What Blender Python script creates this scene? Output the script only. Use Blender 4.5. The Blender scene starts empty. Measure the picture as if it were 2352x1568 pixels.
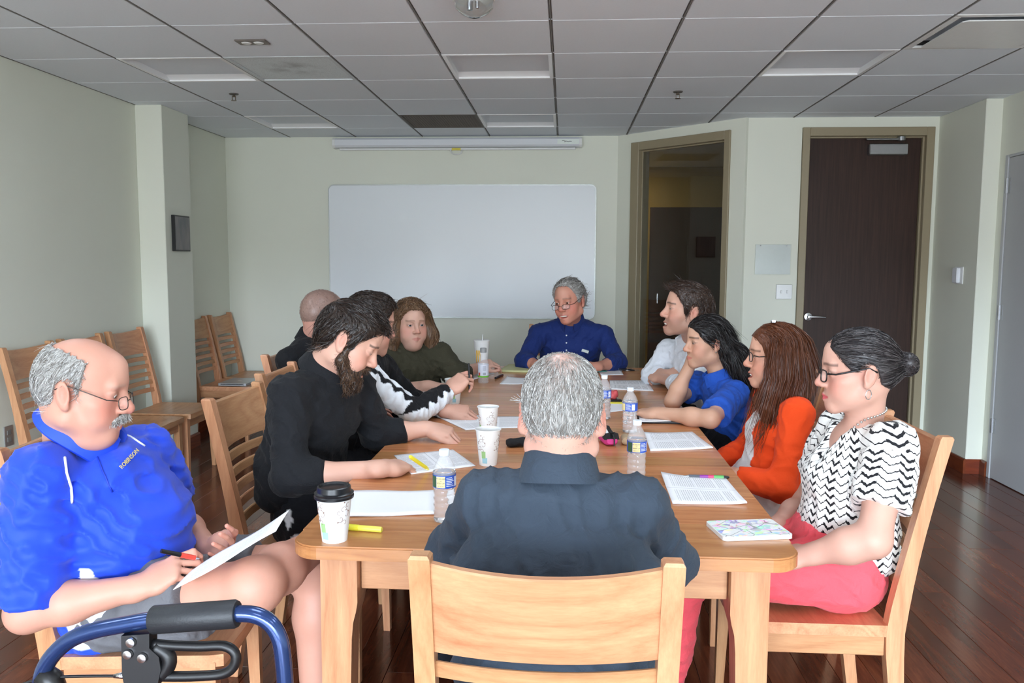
import bpy, bmesh, math, random, time
import numpy as np
from mathutils import Vector, Matrix, Quaternion
T0 = time.time()
SC = bpy.context.scene
COL = SC.collection

# ------------------------------------------------------------------ camera, sky, light, exposure
F_PX, PITCH, YAW, ROLL = 1882.7, .0974, .0644, .0049
EYE = np.array([0, 0, 1.48])
_f = np.array([-math.sin(YAW)*math.cos(PITCH), math.cos(YAW)*math.cos(PITCH), -math.sin(PITCH)])
_r0 = np.array([math.cos(YAW), math.sin(YAW), 0]); _u0 = np.cross(_r0, _f)
_r = _r0*math.cos(ROLL)+_u0*math.sin(ROLL); _u = -_r0*math.sin(ROLL)+_u0*math.cos(ROLL)
cam = bpy.data.objects.new('camera', bpy.data.cameras.new('camera')); COL.objects.link(cam)
cam.data.sensor_width = 36; cam.data.lens = 36*F_PX/2352; cam.data.clip_start = .02
M4 = Matrix.Identity(4)
for i in range(3):
    M4[i][0], M4[i][1], M4[i][2], M4[i][3] = _r[i], _u[i], -_f[i], EYE[i]
cam.matrix_world = M4
SC.camera = cam

def ray(x, y): return (x-1176)/F_PX*_r+(784-y)/F_PX*_u+_f
def onz(x, y, z): d = ray(x, y); return EYE+d*((z-EYE[2])/d[2])
def ony(x, y, Y): d = ray(x, y); return EYE+d*(Y/d[1])
def onx(x, y, X): d = ray(x, y); return EYE+d*(X/d[0])

W = bpy.data.worlds.new('sky'); SC.world = W; W.use_nodes = True
wn = W.node_tree.nodes; wl = W.node_tree.links; wn.clear()
_o = wn.new('ShaderNodeOutputWorld'); _b = wn.new('ShaderNodeBackground'); _t = wn.new('ShaderNodeTexCoord')
_s = wn.new('ShaderNodeSeparateXYZ'); _c = wn.new('ShaderNodeValToRGB'); _m = wn.new('ShaderNodeMapRange')
_m.inputs[1].default_value = -1; _m.inputs[2].default_value = 1
wl.new(_t.outputs['Generated'], _s.inputs[0]); wl.new(_s.outputs[2], _m.inputs[0]); wl.new(_m.outputs[0], _c.inputs[0])
# tree line at the horizon, pale ground below, overcast sky above (brighter towards the zenith)
for _p, _k in ((.51, (.28, .30, .32, 1)), (.53, (.82, .96, 1.12, 1)), (.7, (.9, 1.056, 1.23, 1))): _c.color_ramp.elements.new(_p).color = _k
_c.color_ramp.elements[0].color = (.80, .84, .88, 1); _c.color_ramp.elements[-1].color = (1.15, 1.34, 1.57, 1)
wl.new(_c.outputs[0], _b.inputs[0]); wl.new(_b.outputs[0], _o.inputs[0]); _b.inputs[1].default_value = 34.0

WIN = dict(y=-3.2, x0=-2.9, x1=2.8, z0=.1, z1=2.05)
_l = bpy.data.lights.new('window_portal', 'AREA'); _l.shape = 'RECTANGLE'; _l.size = WIN['x1']-WIN['x0']; _l.size_y = WIN['z1']-WIN['z0']
_l.cycles.is_portal = True
_lo = bpy.data.objects.new('window_portal', _l); COL.objects.link(_lo)
_lo.location = ((WIN['x0']+WIN['x1'])/2, WIN['y']-.12, (WIN['z0']+WIN['z1'])/2); _lo.rotation_euler = (math.pi/2, 0, 0)

SC.view_settings.view_transform = 'Standard'; SC.view_settings.look = 'None'
SC.view_settings.gamma = 1; SC.view_settings.use_curve_mapping = False
SC.view_settings.exposure = .08

# ------------------------------------------------------------------ materials
MATS = {}
def srgb(r, g, b):
    f = lambda c: ((c/255+.055)/1.055)**2.4 if c > 10 else c/255/12.92
    return (f(r), f(g), f(b), 1)
class NT:
    def __init__(s, name):
        s.m = bpy.data.materials.new(name); s.m.use_nodes = True; s.t = s.m.node_tree
        s.b = s.t.nodes['Principled BSDF']; MATS[name] = s.m
    def n(s, typ, ins=None, **kw):
        nd = s.t.nodes.new('ShaderNode'+typ)
        for k, v in kw.items(): setattr(nd, k, v)
        for k, v in (ins or {}).items(): s.put(nd.inputs[k], v)
        return nd
    def put(s, sock, v):
        if isinstance(v, bpy.types.NodeSocket): s.t.links.new(v, sock)
        else: sock.default_value = v
    def math(s, op, a, b=0.0, c=None):
        nd = s.n('Math', operation=op); s.put(nd.inputs[0], a); s.put(nd.inputs[1], b)
        if c is not None: s.put(nd.inputs[2], c)
        return nd.outputs[0]
    def mix(s, fac, a, b, blend='MIX'):
        nd = s.n('Mix', data_type='RGBA', blend_type=blend); s.put(nd.inputs[0], fac); s.put(nd.inputs[6], a); s.put(nd.inputs[7], b)
        return nd.outputs[2]
    def ramp(s, fac, stops):
        nd = s.n('ValToRGB'); s.put(nd.inputs[0], fac); e = nd.color_ramp.elements
        while len(e) < len(stops): e.new(.5)
        for i, (p, c) in enumerate(stops): e[i].position = p; e[i].color = c
        return nd.outputs[0]
    def coords(s, scale=(1, 1, 1), kind='Object', rot=(0, 0, 0)):
        tc = s.n('TexCoord'); mp = s.n('Mapping'); mp.inputs['Scale'].default_value = scale; mp.inputs['Rotation'].default_value = rot
        s.t.links.new(tc.outputs[kind], mp.inputs[0]); return mp.outputs[0]
    def noise(s, vec, scale, detail=3, rough=.55, dist=0):
        nd = s.n('TexNoise'); s.put(nd.inputs['Vector'], vec); nd.inputs['Scale'].default_value = scale
        nd.inputs['Detail'].default_value = detail; nd.inputs['Roughness'].default_value = rough; nd.inputs['Distortion'].default_value = dist
        return nd.outputs['Fac']
    def bump(s, h, strength=.2, dist=.01):
        nd = s.n('Bump'); nd.inputs['Strength'].default_value = strength; nd.inputs['Distance'].default_value = dist
        s.put(nd.inputs['Height'], h); s.t.links.new(nd.outputs[0], s.b.inputs['Normal'])
    def set(s, **kw):
        names = dict(col='Base Color', rough='Roughness', metal='Metallic', spec='Specular IOR Level', trans='Transmission Weight', ior='IOR', coat='Coat Weight', coatr='Coat Roughness', sheen='Sheen Weight', sss='Subsurface Weight', alpha='Alpha', emit='Emission Color', emits='Emission Strength')
        for k, v in kw.items(): s.put(s.b.inputs[names[k]], v)
        return s
def plain(name, col, rough=.5, metal=0, spec=.5, vary=.04, vscale=40, bump=0, bscale=300, **kw):
    if name in MATS: return MATS[name]
    t = NT(name); v = t.coords(); nz = t.noise(v, vscale, 2)
    c = t.mix(nz, tuple(min(1, x*(1-vary)) for x in col[:3])+(1,), tuple(min(1, x*(1+vary)) for x in col[:3])+(1,))
    t.set(col=c, rough=rough, metal=metal, spec=spec, **kw)
    if bump: t.bump(t.noise(v, bscale, 2), bump, .002)
    return t.m
def wood(name, axis, light=(206, 155, 114), dark=(166, 108, 72), rough=.32, objrand=.10):
    """cherry: growth rings stretched along axis"""
    t = NT(name)
    st = {'x': (.09, 1, 1), 'y': (1, .09, 1), 'z': (1, 1, .09)}[axis]
    oi = t.n('ObjectInfo'); tc = t.n('TexCoord'); ad = t.n('VectorMath', operation='MULTIPLY_ADD')
    t.t.links.new(oi.outputs['Random'], ad.inputs[0]); ad.inputs[1].default_value = (3.7, 5.1, 2.3); t.t.links.new(tc.outputs['Object'], ad.inputs[2])
    mp = t.n('Mapping'); mp.inputs['Scale'].default_value = st; t.t.links.new(ad.outputs[0], mp.inputs[0]); v = mp.outputs[0]
    big = t.noise(v, 5, 2, .5, .6); rings = t.math('FRACT', t.math('MULTIPLY', big, 11.0))
    rings = t.math('POWER', t.math('ABSOLUTE', t.math('SUBTRACT', rings, .5)), 1.6)
    fine = t.noise(v, 160, 3, .7); mid = t.noise(v, 22, 2)
    f = t.math('ADD', t.math('MULTIPLY', rings, .55), t.math('ADD', t.math('MULTIPLY', fine, .45), t.math('MULTIPLY', mid, .45)))
    c = t.ramp(f, [(.32, srgb(*light)), (.85, srgb(*dark))])
    hv = t.n('HueSaturation'); t.put(hv.inputs['Color'], c)
    t.put(hv.inputs['Value'], t.math('MULTIPLY_ADD', oi.outputs['Random'], objrand*2, 1-objrand))
    t.put(hv.inputs['Hue'], t.math('MULTIPLY_ADD', oi.outputs['Random'], -.012, .506))
    t.set(col=hv.outputs[0], rough=t.math('MULTIPLY_ADD', fine, .12, rough-.06), spec=.45)
    t.bump(fine, .04, .002); return t.m

# ------------------------------------------------------------------ mesh building
class MB:
    def __init__(s): s.v = []; s.f = []
    def add(s, v, f):
        o = len(s.v); s.v += [tuple(map(float, p)) for p in v]; s.f += [tuple(i+o for i in q) for q in f]; return s
    def box(s, c, d, bev=0, rz=0, R=None):
        x, y, z = d[0]/2, d[1]/2, d[2]/2
        if bev <= 0:
            v = [(sx*x, sy*y, sz*z) for sx in (-1, 1) for sy in (-1, 1) for sz in (-1, 1)]
            f = [(0, 1, 3, 2), (4, 6, 7, 5), (0, 4, 5, 1), (2, 3, 7, 6), (0, 2, 6, 4), (1, 5, 7, 3)]
        else:
            b = min(bev, x*.99, y*.99, z*.99); v = []; idx = {}
            for sx in (-1, 1):
                for sy in (-1, 1):
                    for sz in (-1, 1):
                        for a in range(3):
                            p = [sx*(x-b), sy*(y-b), sz*(z-b)]; p[a] = (sx*x, sy*y, sz*z)[a]
                            idx[(sx, sy, sz, a)] = len(v); v.append(tuple(p))
            f = []
            for a in range(3):
                b1, b2 = (a+1) % 3, (a+2) % 3
                for s_ in (-1, 1):
                    q = []
                    for (u, w) in ((-1, -1), (1, -1), (1, 1), (-1, 1)):
                        k = [0, 0, 0]; k[a] = s_; k[b1] = u; k[b2] = w; q.append(idx[(*k, a)])
                    f.append(tuple(q if s_ > 0 else q[::-1]))
                for u in (-1, 1):
                    for w in (-1, 1):
                        q = []
                        for (s_, ax) in ((-1, b1), (1, b1), (1, b2), (-1, b2)):
                            k = [0, 0, 0]; k[a] = s_; k[b1] = u; k[b2] = w; q.append(idx[(*k, ax)])
                        f.append(tuple(q if u*w < 0 else q[::-1]))
            for sx in (-1, 1):
                for sy in (-1, 1):
                    for sz in (-1, 1):
                        q = [idx[(sx, sy, sz, a)] for a in range(3)]; f.append(tuple(q if sx*sy*sz > 0 else q[::-1]))
        if R is None: R = Matrix.Rotation(rz, 3, 'Z')
        s.add([tuple(R @ Vector(p)+Vector(c)) for p in v], f); return s
    def loft(s, secs, cap=True, close=True):
        n = len(secs[0]); v = [p for q in secs for p in q]; f = []
        for i in range(len(secs)-1):
            for j in range(n if close else n-1):
                k = (j+1) % n; f.append((i*n+j, i*n+k, (i+1)*n+k, (i+1)*n+j))
        if cap: f.append(tuple(range(n-1, -1, -1))); f.append(tuple((len(secs)-1)*n+j for j in range(n)))
        return s.add(v, f)
    def lathe(s, prof, c=(0, 0, 0), n=32, R=None, closed=False):
        secs = []
        for r, z in prof:
            secs.append([(r*math.cos(2*math.pi*j/n), r*math.sin(2*math.pi*j/n), z) for j in range(n)])
        R = R or Matrix.Identity(3)
        secs = [[tuple(R @ Vector(p)+Vector(c)) for p in q] for q in secs]
        return s.loft(secs, cap=not closed)
    def tube(s, pts, r, n=8, cap=True):
        P = [Vector(p) for p in pts]; rr = r if hasattr(r, '__len__') else [r]*len(P); secs = []; up = None
        for i, p in enumerate(P):
            t = (P[min(i+1, len(P)-1)]-P[max(i-1, 0)]).normalized()
            if up is None: up = t.orthogonal().normalized()
            up = (up-t*up.dot(t)); up = up.normalized() if up.length > 1e-6 else t.orthogonal().normalized(); w = t.cross(up)
            secs.append([tuple(p+(up*math.cos(2*math.pi*j/n)+w*math.sin(2*math.pi*j/n))*rr[i]) for j in range(n)])
        return s.loft(secs, cap)
    def prism(s, poly, z0, z1, axis='z', flip=False):
        n = len(poly); mk = {'z': lambda a, b, c: (a, b, c), 'y': lambda a, b, c: (a, c, b), 'x': lambda a, b, c: (c, a, b)}[axis]
        v = [mk(a, b, z0) for a, b in poly]+[mk(a, b, z1) for a, b in poly]
        f = [tuple(range(n-1, -1, -1)), tuple(range(n, 2*n))]+[(i, (i+1) % n, (i+1) % n+n, i+n) for i in range(n)]
        return s.add(v, f)
    def sphere(s, c, r, n=12, m=8):
        r = r if hasattr(r, '__len__') else (r, r, r); secs = []
        for i in range(1, m):
            a = math.pi*i/m
            secs.append([(c[0]+r[0]*math.sin(a)*math.cos(2*math.pi*j/n), c[1]+r[1]*math.sin(a)*math.sin(2*math.pi*j/n), c[2]-r[2]*math.cos(a)) for j in range(n)])
        return s.loft(secs)
    def mesh(s, name, smooth=False, fix=True):
        me = bpy.data.meshes.new(name); me.from_pydata(s.v, [], s.f)
        if fix:
            b = bmesh.new(); b.from_mesh(me); bmesh.ops.recalc_face_normals(b, faces=b.faces); b.to_mesh(me); b.free()
        if smooth: smooth_mesh(me, smooth)
        return me
    def build(s, name, mat, parent=None, smooth=False, fix=True, **tags):
        o = bpy.data.objects.new(name, s.mesh(name, smooth, fix)); COL.objects.link(o)
        if mat is not None: o.data.materials.append(mat)
        if parent is not None: o.parent = parent
        return tag(o, **tags)
def smooth_mesh(me, ang=True):
    me.polygons.foreach_set('use_smooth', [True]*len(me.polygons))
    if ang is not True:
        b = bmesh.new(); b.from_mesh(me)
        for e in b.edges:
            e.smooth = len(e.link_faces) == 2 and e.calc_face_angle(0) < ang
        b.to_mesh(me); b.free()
def tag(o, label=None, cat=None, group=None, kind=None):
    if label: o['label'] = label
    if cat: o['category'] = cat
    if group: o['group'] = group
    if kind: o['kind'] = kind
    return o
def empty(name, loc=(0, 0, 0), rz=0, **tags):
    o = bpy.data.objects.new(name, None); COL.objects.link(o); o.location = loc; o.rotation_euler = (0, 0, rz); o.empty_display_size = .1
    return tag(o, **tags)
def kids(o): return [c for c in bpy.data.objects if c.parent == o]
def copy_tree(o, loc=None, rz=None, parent=None, **tags):
    c = o.copy(); COL.objects.link(c); c.parent = parent
    if loc is not None: c.location = loc
    if rz is not None: c.rotation_euler = (0, 0, rz)
    for k in kids(o): copy_tree(k, parent=c)
    return tag(c, **tags)
def share(o, loc, parent=None, rz=0):
    c = o.copy(); COL.objects.link(c); c.location = loc; c.rotation_euler = (0, 0, rz)
    if parent is not None: c.parent = parent
    return c
def text_obj(name, body, size, mat, M, parent=None, extrude=.0003, align='CENTER'):
    cu = bpy.data.curves.new(name, 'FONT'); cu.body = body; cu.size = size; cu.extrude = extrude; cu.align_x = align; cu.align_y = 'CENTER'; cu.resolution_u = 2
    to = bpy.data.objects.new(name, cu); COL.objects.link(to)
    dg = bpy.context.evaluated_depsgraph_get(); me = bpy.data.meshes.new_from_object(to.evaluated_get(dg)); bpy.data.objects.remove(to)
    o = bpy.data.objects.new(name, me); COL.objects.link(o); me.materials.clear(); me.materials.append(mat); o.matrix_world = M
    if parent is not None: o.parent = parent
    return o
rnd = random.Random(7)
# ------------------------------------------------------------------ the room
CEIL = 2.5955; XL, XR, YB, YF = -3.13, 2.95, 7.48, -3.2
def wallpaint(name, c):
    t = NT(name); v = t.coords(); n1 = t.noise(v, 220, 2); n2 = t.noise(v, 1.3, 2)
    t.set(col=t.mix(n2, tuple(x*.97 for x in c[:3])+(1,), tuple(min(1, x*1.03) for x in c[:3])+(1,)), rough=.55, spec=.3); t.bump(n1, .08, .002); return t.m
m_wall = wallpaint('wall_paint', srgb(227, 229, 215))
m_white = plain('white_enamel', srgb(232, 233, 232), .35)
m_doorpaint = plain('door_paint', srgb(184, 186, 188), .4, vary=.02)
m_frame = plain('taupe_door_frame', srgb(150, 138, 112), .4, vary=.03)
m_base = wood('baseboard_wood', 'x', (128, 58, 30), (84, 34, 18), .22)
m_tile = plain('ceiling_tile_fibre', srgb(232, 238, 244), .9, vary=.03, vscale=90, bump=.35, bscale=420)
m_bar = plain('grid_bar_metal', srgb(190, 188, 184), .5); m_gap = plain('grid_shadow', srgb(70, 68, 66), .9)
m_black = plain('black_plastic', srgb(22, 22, 24), .4)
m_chrome = plain('satin_chrome', srgb(200, 202, 205), .25, metal=1)
m_steel = plain('brushed_steel', srgb(165, 166, 168), .35, metal=1)
def struct(name, mb, mat, parent=None, **k):
    o = mb.build(name, mat, parent, **k)
    if parent is None: o['kind'] = 'structure'
    return o
# floor of real planks
t = NT('dark_plank'); oi = t.n('ObjectInfo'); tc = t.n('TexCoord'); ad = t.n('VectorMath', operation='MULTIPLY_ADD')
t.t.links.new(oi.outputs['Random'], ad.inputs[0]); ad.inputs[1].default_value = (7, 13, 5); t.t.links.new(tc.outputs['Object'], ad.inputs[2])
mp = t.n('Mapping'); mp.inputs['Scale'].default_value = (1, .12, 1); t.t.links.new(ad.outputs[0], mp.inputs[0]); v = mp.outputs[0]
g1 = t.noise(v, 14, 5, .65, 1.0); g2 = t.noise(v, 90, 3, .6)
c = t.ramp(t.math('ADD', t.math('MULTIPLY', g1, .8), t.math('MULTIPLY', g2, .25)), [(.28, srgb(66, 32, 22)), (.55, srgb(102, 52, 34)), (.8, srgb(134, 74, 46))])
hv = t.n('HueSaturation'); t.put(hv.inputs['Color'], c); t.put(hv.inputs['Value'], t.math('MULTIPLY_ADD', oi.outputs['Random'], .5, .75))
t.set(col=hv.outputs[0], rough=t.math('MULTIPLY_ADD', g2, .08, .13), spec=.5); t.bump(g2, .03, .001); m_plank = t.m
floor = struct('floor', MB().box((-.09, .49, -.06), (6.4, 14.3, .1)), plain('plank_joint_dark', srgb(24, 12, 9), .5))
PW = .125; plank_meshes = {}
def plank(x, y0, y1):
    L = round(y1-y0, 3)
    if L not in plank_meshes:
        plank_meshes[L] = MB().box((0, 0, -.006), (PW-.0012, L-.0014, .012), .0012).mesh('plank')
        plank_meshes[L].materials.append(m_plank)
    o = bpy.data.objects.new('plank', plank_meshes[L]); COL.objects.link(o); o.location = (x, (y0+y1)/2, 0); o.parent = floor
npl = 0; rest = MB(); xs = XL+PW/2
while xs < XR+.02:
    y = YF-rnd.choice([0, .3, .6, .9])
    while y < YB:
        y2 = y+1.2
        a, b = max(y, YF), min(y2, YB)
        if b-a > .05:
            if b > 2.2: plank(xs, round(a, 2), round(b, 2)); npl += 1
            else: rest.box((xs, (a+b)/2, -.006), (PW-.0012, b-a-.0014, .012), .0012)
        y = y2
    xs += PW
tag(rest.build('planks_behind', m_plank, floor), kind='stuff')

# walls
wb = struct('wall_back', MB().box(((XL+.455)/2, YB+.06, CEIL/2+.08), (.455-XL+.12, .12, CEIL+.16)), m_wall)
wl_ = struct('wall_left', MB().box((XL-.06, (YF+YB)/2, CEIL/2), (.12, YB-YF+.24, CEIL)), m_wall)
column_left = struct('wall_column_left', MB().box(((XL-2.93)/2, 6.0975, CEIL/2), (XL*-1-2.93, .425, CEIL), .004), m_wall)
# angled wall with sidelight opening
A = Vector((.455, YB, 0)); B = Vector((1.362, 6.59, 0)); TA = (B-A).normalized(); LA = (B-A).length; NA = Vector((-TA.y, TA.x, 0))   # NA points to the hall
angA = math.atan2(TA.y, TA.x)
def ang_box(mb, s0, s1, z0, z1, d0, d1, bev=0):
    c = A+TA*((s0+s1)/2)+NA*((d0+d1)/2); return mb.box((c.x, c.y, (z0+z1)/2), (s1-s0, abs(d1-d0), z1-z0), bev, angA)
mb = MB(); ang_box(mb, -.02, .165, 0, CEIL, 0, .12); ang_box(mb, 1.165, LA+.03, 0, CEIL, 0, .12); ang_box(mb, .165, 1.165, 2.515, CEIL, 0, .12)
struct('wall_angled', mb, m_wall)
win = empty('window_1'); win['kind'] = 'structure'
for nm, (s0, s1, z0, z1) in dict(l=(.162, .25, 0, 2.515), r=(1.113, 1.167, 0, 2.515), t=(.25, 1.113, 2.445, 2.515), b=(.25, 1.113, 0, .1)).items():
    mb = MB(); ang_box(mb, s0, s1, z0, z1, -.018, .14, .004); mb.build('window_frame', m_frame, win)
for (s0, s1, z0, z1) in ((.25, .262, .1, 2.445), (1.101, 1.113, .1, 2.445), (.262, 1.101, 2.433, 2.445)):
    mb = MB(); ang_box(mb, s0, s1, z0, z1, .03, .05, .002); mb.build('glazing_bead', m_frame, win)
t = NT('clear_glass'); t.set(col=(.96, .98, .97, 1), rough=.0, trans=1, ior=1.45); m_glass = t.m
mb = MB(); ang_box(mb, .26, 1.105, .1, 2.44, .036, .042); mb.build('pane', m_glass, win)
# door wall
DW = 6.59
struct('wall_door', MB().box(((1.362+1.815)/2, DW+.06, CEIL/2), (1.815-1.362, .12, CEIL)).box(((2.807+3.1)/2, DW+.06, CEIL/2), (3.1-2.807, .12, CEIL)).box(((1.815+2.807)/2, DW+.06, (2.518+CEIL)/2), (2.807-1.815, .12, CEIL-2.518)), m_wall)
d1 = empty('door_1', (1.88, DW, 0)); d1['kind'] = 'structure'
def dpart(name, mb, mat, **k):
    o = mb.build(name, mat, None, **k); o.parent = d1; o.matrix_parent_inverse = Matrix.Translation((-1.88, -DW, 0)); return o
for (x0, x1, z0, z1) in ((1.817, 1.872, 0, 2.518), (2.745, 2.805, 0, 2.518), (1.872, 2.745, 2.452, 2.518)):
    dpart('door_frame', MB().box(((x0+x1)/2, DW+.045, (z0+z1)/2), (x1-x0, .13, z1-z0), .003), m_frame)
for (x0, x1, z0, z1) in ((1.872, 1.884, 0, 2.452), (2.730, 2.745, 0, 2.452), (1.884, 2.73, 2.44, 2.452)):
    dpart('door_stop', MB().box(((x0+x1)/2, DW+.035, (z0+z1)/2), (x1-x0, .03, z1-z0), .002), m_frame)
t = NT('dark_walnut_veneer'); v = t.coords((1, 1, .04)); n1 = t.noise(v, 70, 4, .6)
t.set(col=t.ramp(n1, [(.3, srgb(44, 28, 22)), (.7, srgb(62, 41, 33))]), rough=.45, spec=.3); m_darkdoor = t.m
dpart('door_leaf', MB().box((2.307, DW+.07, 1.226), (.842, .045, 2.43), .002), m_darkdoor)
hp = Vector((1.925, DW+.047, 1.055))
rose = dpart('lever_rose', MB().lathe([(.001, 0), (.03, 0), (.033, .006), (.03, .012), (.012, .016), (.012, .05), (.001, .052)], hp, 20, Matrix.Rotation(math.pi/2, 3, 'X')), m_chrome, smooth=.6)
dpart('lever_handle', MB().tube([hp+Vector(q) for q in ((0, -.045, 0), (.03, -.05, 0), (.08, -.05, -.001), (.125, -.046, -.004))], [.011, .011, .009, .006], 10), m_chrome, smooth=.6)
dpart('door_closer', MB().box((2.47, DW+.02, 2.352), (.29, .06, .085), .006), m_steel)
dpart('closer_arm', MB().box((2.43, DW-.01, 2.425), (.27, .03, .012), .003).lathe([(.001, 0), (.03, 0), (.03, .03), (.001, .03)], (2.56, DW-.005, 2.415), 14), m_steel)
# right column, right wall and second door
struct('wall_column_right', MB().box(((2.84+3.1)/2, (5.9+DW)/2, CEIL/2), (.26, DW-5.9+.02, CEIL), .004), m_wall)
struct('wall_right', MB().box((XR+.06, (5.9+5.80)/2, CEIL/2), (.12, .1, CEIL)).box((XR+.06, (4.8+YF)/2, CEIL/2), (.12, 4.8-YF, CEIL)).box((XR+.06, 5.3, (2.2+CEIL)/2), (.12, 1.0, CEIL-2.2)), m_wall)
d2 = empty('door_2', (XR, 5.3, 0)); d2['kind'] = 'structure'
def d2part(name, mb, mat, **k):
    o = mb.build(name, mat, None, **k); o.parent = d2; o.matrix_parent_inverse = Matrix.Translation((-XR, -5.3, 0)); return o
d2part('door_leaf', MB().box((XR+.022, 5.29, 1.095), (.04, .96, 2.18), .002), m_doorpaint)
for (y0, y1, z0, z1) in ((5.772, 5.81, 0, 2.205), (4.79, 4.81, 0, 2.205), (4.81, 5.772, 2.187, 2.205)):
    d2part('door_casing', MB().box((XR+.03, (y0+y1)/2, (z0+z1)/2), (.07, y1-y0, z1-z0), .003), m_doorpaint)
for z in (2.0, 1.15, .37):
    d2part('hinge', MB().lathe([(.001, 0), (.009, 0), (.009, .033), (.008, .034), (.009, .035), (.009, .066), (.008, .067), (.009, .068), (.009, .1), (.001, .1)], (XR-.004, 5.775, z-.05), 10).box((XR+.0, 5.755, z), (.004, .035, .1)), m_steel, smooth=.6)
# window wall behind the camera
mbf = MB(); w = WIN
mbf.box(((XL+w['x0'])/2-.06, YF-.06, CEIL/2), (w['x0']-XL+.12, .12, CEIL)).box(((XR+w['x1'])/2+.06, YF-.06, CEIL/2), (XR-w['x1']+.12, .12, CEIL))
mbf.box(((w['x0']+w['x1'])/2, YF-.06, w['z0']/2), (w['x1']-w['x0'], .12, w['z0'])).box(((w['x0']+w['x1'])/2, YF-.06, (w['z1']+CEIL)/2), (w['x1']-w['x0'], .12, CEIL-w['z1']))
struct('wall_front', mbf, m_wall)
win2 = empty('window_2'); win2['kind'] = 'structure'
for k in range(5):
    x = w['x0']+(w['x1']-w['x0'])*k/4
    MB().box((x, YF-.06, (w['z0']+w['z1'])/2), (.06, .09, w['z1']-w['z0']), .004).build('mullion', m_frame, win2)
for z in (w['z0']+.03, w['z1']-.03):
    MB().box(((w['x0']+w['x1'])/2, YF-.06, z), (w['x1']-w['x0'], .08, .06), .004).build('window_frame', m_frame, win2)
struct('wall_outer_right', MB().box((XR+.2, .49, 1.35), (.08, 14.3, 2.9)), m_wall)
# baseboards
def skirting(name, segs):
    e = empty(name); e['kind'] = 'structure'
    for (p, q, n) in segs:
        p, q = Vector((*p, 0)), Vector((*q, 0)); d = q-p; nn = Vector((*n, 0)).normalized(); L = d.length
        o = MB().prism([(0, 0), (.016, 0), (.016, .092), (.010, .104), (0, .106)], 0, L, 'x').build('baseboard_length', m_base, e)
        R = Matrix((( d.x/L, nn.x, 0), (d.y/L, nn.y, 0), (0, 0, 1))).to_4x4(); R.translation = p; o.matrix_world = R
    return e
skirting('baseboard_left', [((XL, YF), (XL, 5.885), (1, 0)), ((XL, 5.885), (-2.93+.016, 5.885), (0, -1)), ((-2.93, 5.885), (-2.93, 6.31), (1, 0)), ((XL, 6.31), (XL, YB), (1, 0))])
skirting('baseboard_back', [((XL, YB), (.455, YB), (0, -1)), (tuple(A.xy), tuple((A+TA*.16).xy), (-NA.x, -NA.y)), ((1.362, DW), (1.815, DW), (0, -1)), ((2.807, DW), (2.84, DW), (0, -1))])
skirting('baseboard_right', [((2.84, DW), (2.84, 5.9-.016), (-1, 0)), ((2.84, 5.9), (XR, 5.9), (0, -1)), ((XR, 5.9), (XR, 5.812), (-1, 0)), ((XR, 4.79), (XR, YF), (-1, 0))])
# ceiling: backing slab, grid bars, tiles
G = .6096; GX, GY = -.0816, 3.9402
ceil = struct('ceiling', MB().box((-.09, .49, CEIL+.09), (6.5, 14.3, .12)).box((-.09, (YF+GY-2*G)/2, CEIL+.022), (6.5, GY-2*G-YF, .04)), m_gap)
ceil.data.materials.clear(); ceil.data.materials.append(m_tile)
OPEN = {(-4, -2): 'light', (-1, -2): 'light', (2, -2): 'light', (-4, 1): 'light', (-1, 1): 'light', (2, 1): 'light', (-4, 4): 'light', (-1, 4): 'light', (-3, 1): 'grille', (-2, 4): 'vent', (3, 0): 'diffuser'}
tile_full = None
for i in range(-6, 6):
    for j in range(-2, 6):
        if (i, j) in OPEN: continue
        x0, x1 = max(GX+i*G, XL), min(GX+(i+1)*G, XR+.02); y0, y1 = GY+j*G, min(GY+(j+1)*G, YB)
        if x1-x0 < .03 or y1-y0 < .03: continue
        full = abs(x1-x0-G) < 1e-4 and abs(y1-y0-G) < 1e-4
        if full and tile_full: share(tile_full, ((x0+x1)/2, (y0+y1)/2, CEIL), ceil); continue
        gx0 = .007; gy0 = .002
        o = MB().box((0, 0, .012), (x1-x0-2*gx0, y1-y0-2*gy0, .024), .004).build('ceiling_tile', m_tile, ceil); o.location = ((x0+x1)/2, (y0+y1)/2, CEIL)
        if full: tile_full = o
for i in range(-5, 6):
    x = GX+i*G
    if XL < x < XR+.02:
        MB().box((x, (GY-2*G+YB)/2, CEIL+.012), (.014, YB-GY+2*G, .008)).box((x, (GY-2*G+YB)/2, CEIL+.005), (.005, YB-GY+2*G, .012)).build('grid_bar', plain('grid_bar_grey', srgb(128, 126, 122), .6), ceil)
for j in range(-2, 6):
    MB().box((-.09, GY+j*G, CEIL+.008), (6.1, .006, .010)).build('grid_bar', m_tile, ceil)
def cell(i, j): return (GX+(i+.5)*G, GY+(j+.5)*G)
m_lite = plain('troffer_white', srgb(240, 241, 242), .3, vary=.01)
LIGHT_LABELS = {(-4, 1): 'recessed square ceiling light left of the grey perforated panel', (-1, 1): 'recessed square ceiling light in the middle of the ceiling front row', (2, 1): 'recessed square ceiling light near the black-edged air diffuser', (-4, 4): 'recessed square ceiling light near the back left corner of the room', (-1, 4): 'recessed square ceiling light beside the dark vent above the projector screen'}
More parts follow.
